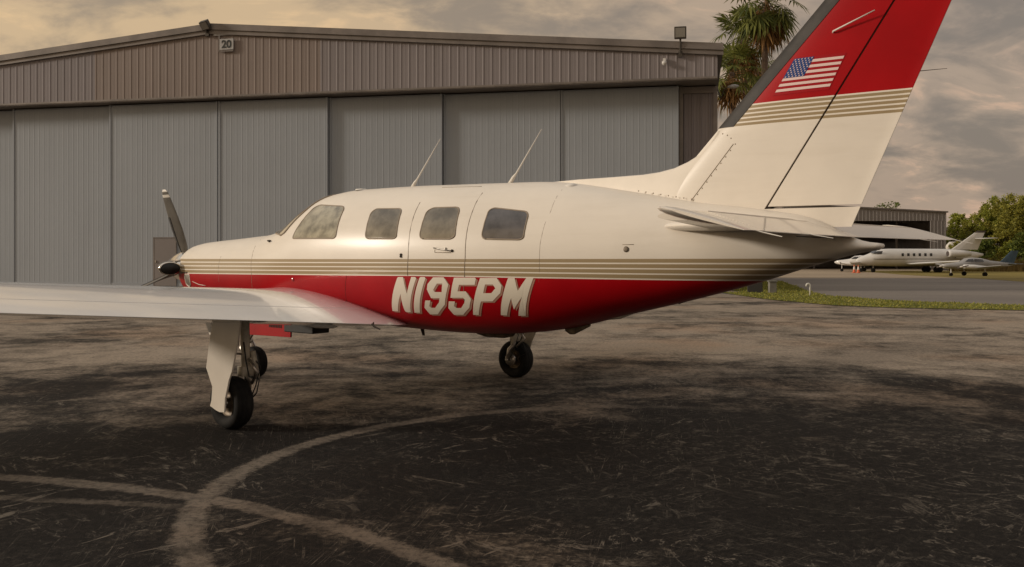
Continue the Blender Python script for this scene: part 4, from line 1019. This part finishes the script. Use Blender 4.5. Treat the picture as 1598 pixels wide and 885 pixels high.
# ---- landing gear
def tyre(parent, s, y, r_, wd, hubm):
    q = MB(); w2 = wd/2
    q.lathe([(-w2*.55, r_*.50),(-w2*.92, r_*.60),(-w2, r_*.78),(-w2*.86, r_*.92),(-w2*.52, r_*.985),(-w2*.50,r_*.972),(-w2*.46,r_*.99),(-w2*.05, r_),(0,r_*.985),(w2*.05,r_),(w2*.46,r_*.99),(w2*.50,r_*.972),(w2*.52, r_*.985),(w2*.86, r_*.92),(w2, r_*.78),(w2*.92, r_*.60),(w2*.55, r_*.50)], (s, y, r_*.985), (0,1,0), 44)
    t_ = q.build('tyre', M['tyre'], parent, True)
    q = MB(); q.lathe([(-w2*.55,.001),(-w2*.6,r_*.18),(-w2*.35,r_*.22),(-w2*.30,r_*.44),(-w2*.60,r_*.52),(w2*.60,r_*.52),(w2*.30,r_*.44),(w2*.35,r_*.22),(w2*.6,r_*.18),(w2*.55,.001)], (s, y, r_*.985), (0,1,0), 28)
    q.build('rim', hubm, parent, True)
DOOR = [(.064,.90),(-.306,.91),(-.237,.648),(-.187,.49),(-.146,.414),(-.096,.265),(-.085,.155),(-.02,.150),(.03,.160),(.085,.178),(.112,.186),(.092,.235),(.080,.345),(.166,.491),(.112,.747)]
for sgn in (1, -1):
    g_ = bpy.data.objects.new('main_landing_gear', None); C.objects.link(g_); g_.parent = AP
    tyre(g_, 0, sgn*1.88, .213, .165, M['grimy'])
    d_ = plate('gear_door', DOOR, sgn*2.0, .016, M['gearp' if sgn < 0 else 'cream'], g_, .004)
    q = MB(); q.tube([(-.06,sgn*1.80,.92),(-.06,sgn*1.79,.46)],[.038,.038],14); q.box(-.10,-.02,sgn*1.79-.05,sgn*1.79+.05,.42,.50)
    q.tube([(-.04,sgn*1.76,.80),(.30,sgn*1.6,.88)],.018,8)
    q.tube([(-.10,sgn*1.75,.62),(-.09,sgn*1.70,.40)],.022,10)
    q.build('gear_strut', M['gearp'], g_, True)
    q = MB(); q.tube([(-.06,sgn*1.79,.46),(-.05,sgn*1.76,.37),(-.02,sgn*1.735,.33),(0,sgn*1.735,.21)],[.026,.026,.026,.030],12); q.tube([(0,sgn*1.70,.21),(0,sgn*1.97,.21)],.018,10)
    q.tube([(-.10,sgn*1.79,.56),(-.20,sgn*1.78,.46),(-.10,sgn*1.76,.36)],[.014,.016,.014],8); q.lathe([(-.02,.001),(-.02,.07),(.02,.07),(.02,.001)],(0,sgn*1.79,.21),(0,1,0),20)
    q.build('oleo_leg', M['alu'], g_, True)
    q = MB(); q.tube([(-.09,sgn*1.83,.70),(-.15,sgn*1.85,.55),(-.12,sgn*1.80,.42),(-.20,sgn*1.76,.40),(-.22,sgn*1.80,.30),(-.08,sgn*1.76,.22)],.006,6)
    q.tube([(-.05,sgn*1.75,.60),(-.16,sgn*1.72,.50),(-.10,sgn*1.72,.34),(-.04,sgn*1.72,.24)],.005,6); q.build('brake_hose', M['black'], g_, True)
    q = MB(); q.tube([(-.06,sgn*1.80,.60),(-.02,sgn*1.985,.62)],.010,6); q.tube([(-.02,sgn*1.76,.36),(.0,sgn*1.985,.34)],.010,6); q.build('door_link', M['alu'], g_)
g_ = bpy.data.objects.new('nose_landing_gear', None); C.objects.link(g_); g_.parent = AP
tyre(g_, 2.30, 0, .180, .135, M['grimy'])
q = MB(); q.tube([(2.44,0,.80),(2.42,0,.45)],[.032,.030],12); q.tube([(2.42,0,.47),(2.43,.05,.40),(2.42,.088,.34),(2.36,.095,.26),(2.30,.095,.178)],[.026,.026,.024,.022,.022],10)
q.tube([(2.43,-.05,.40),(2.42,-.088,.34),(2.36,-.095,.26),(2.30,-.095,.178)],[.026,.024,.022,.022],10); q.tube([(2.43,-.06,.41),(2.43,.06,.41)],.028,10); q.tube([(2.30,-.115,.178),(2.30,.115,.178)],.018,10)
q.build('nose_fork', M['alu'], g_, True)
q = MB(); q.tube([(2.38,.03,.56),(2.28,.035,.50),(2.36,.03,.42)],[.012,.014,.012],8); q.tube([(2.42,.04,.62),(2.50,.06,.48),(2.46,.10,.36),(2.40,.11,.30)],.007,6); q.build('torque_link', M['grimy'], g_, True)
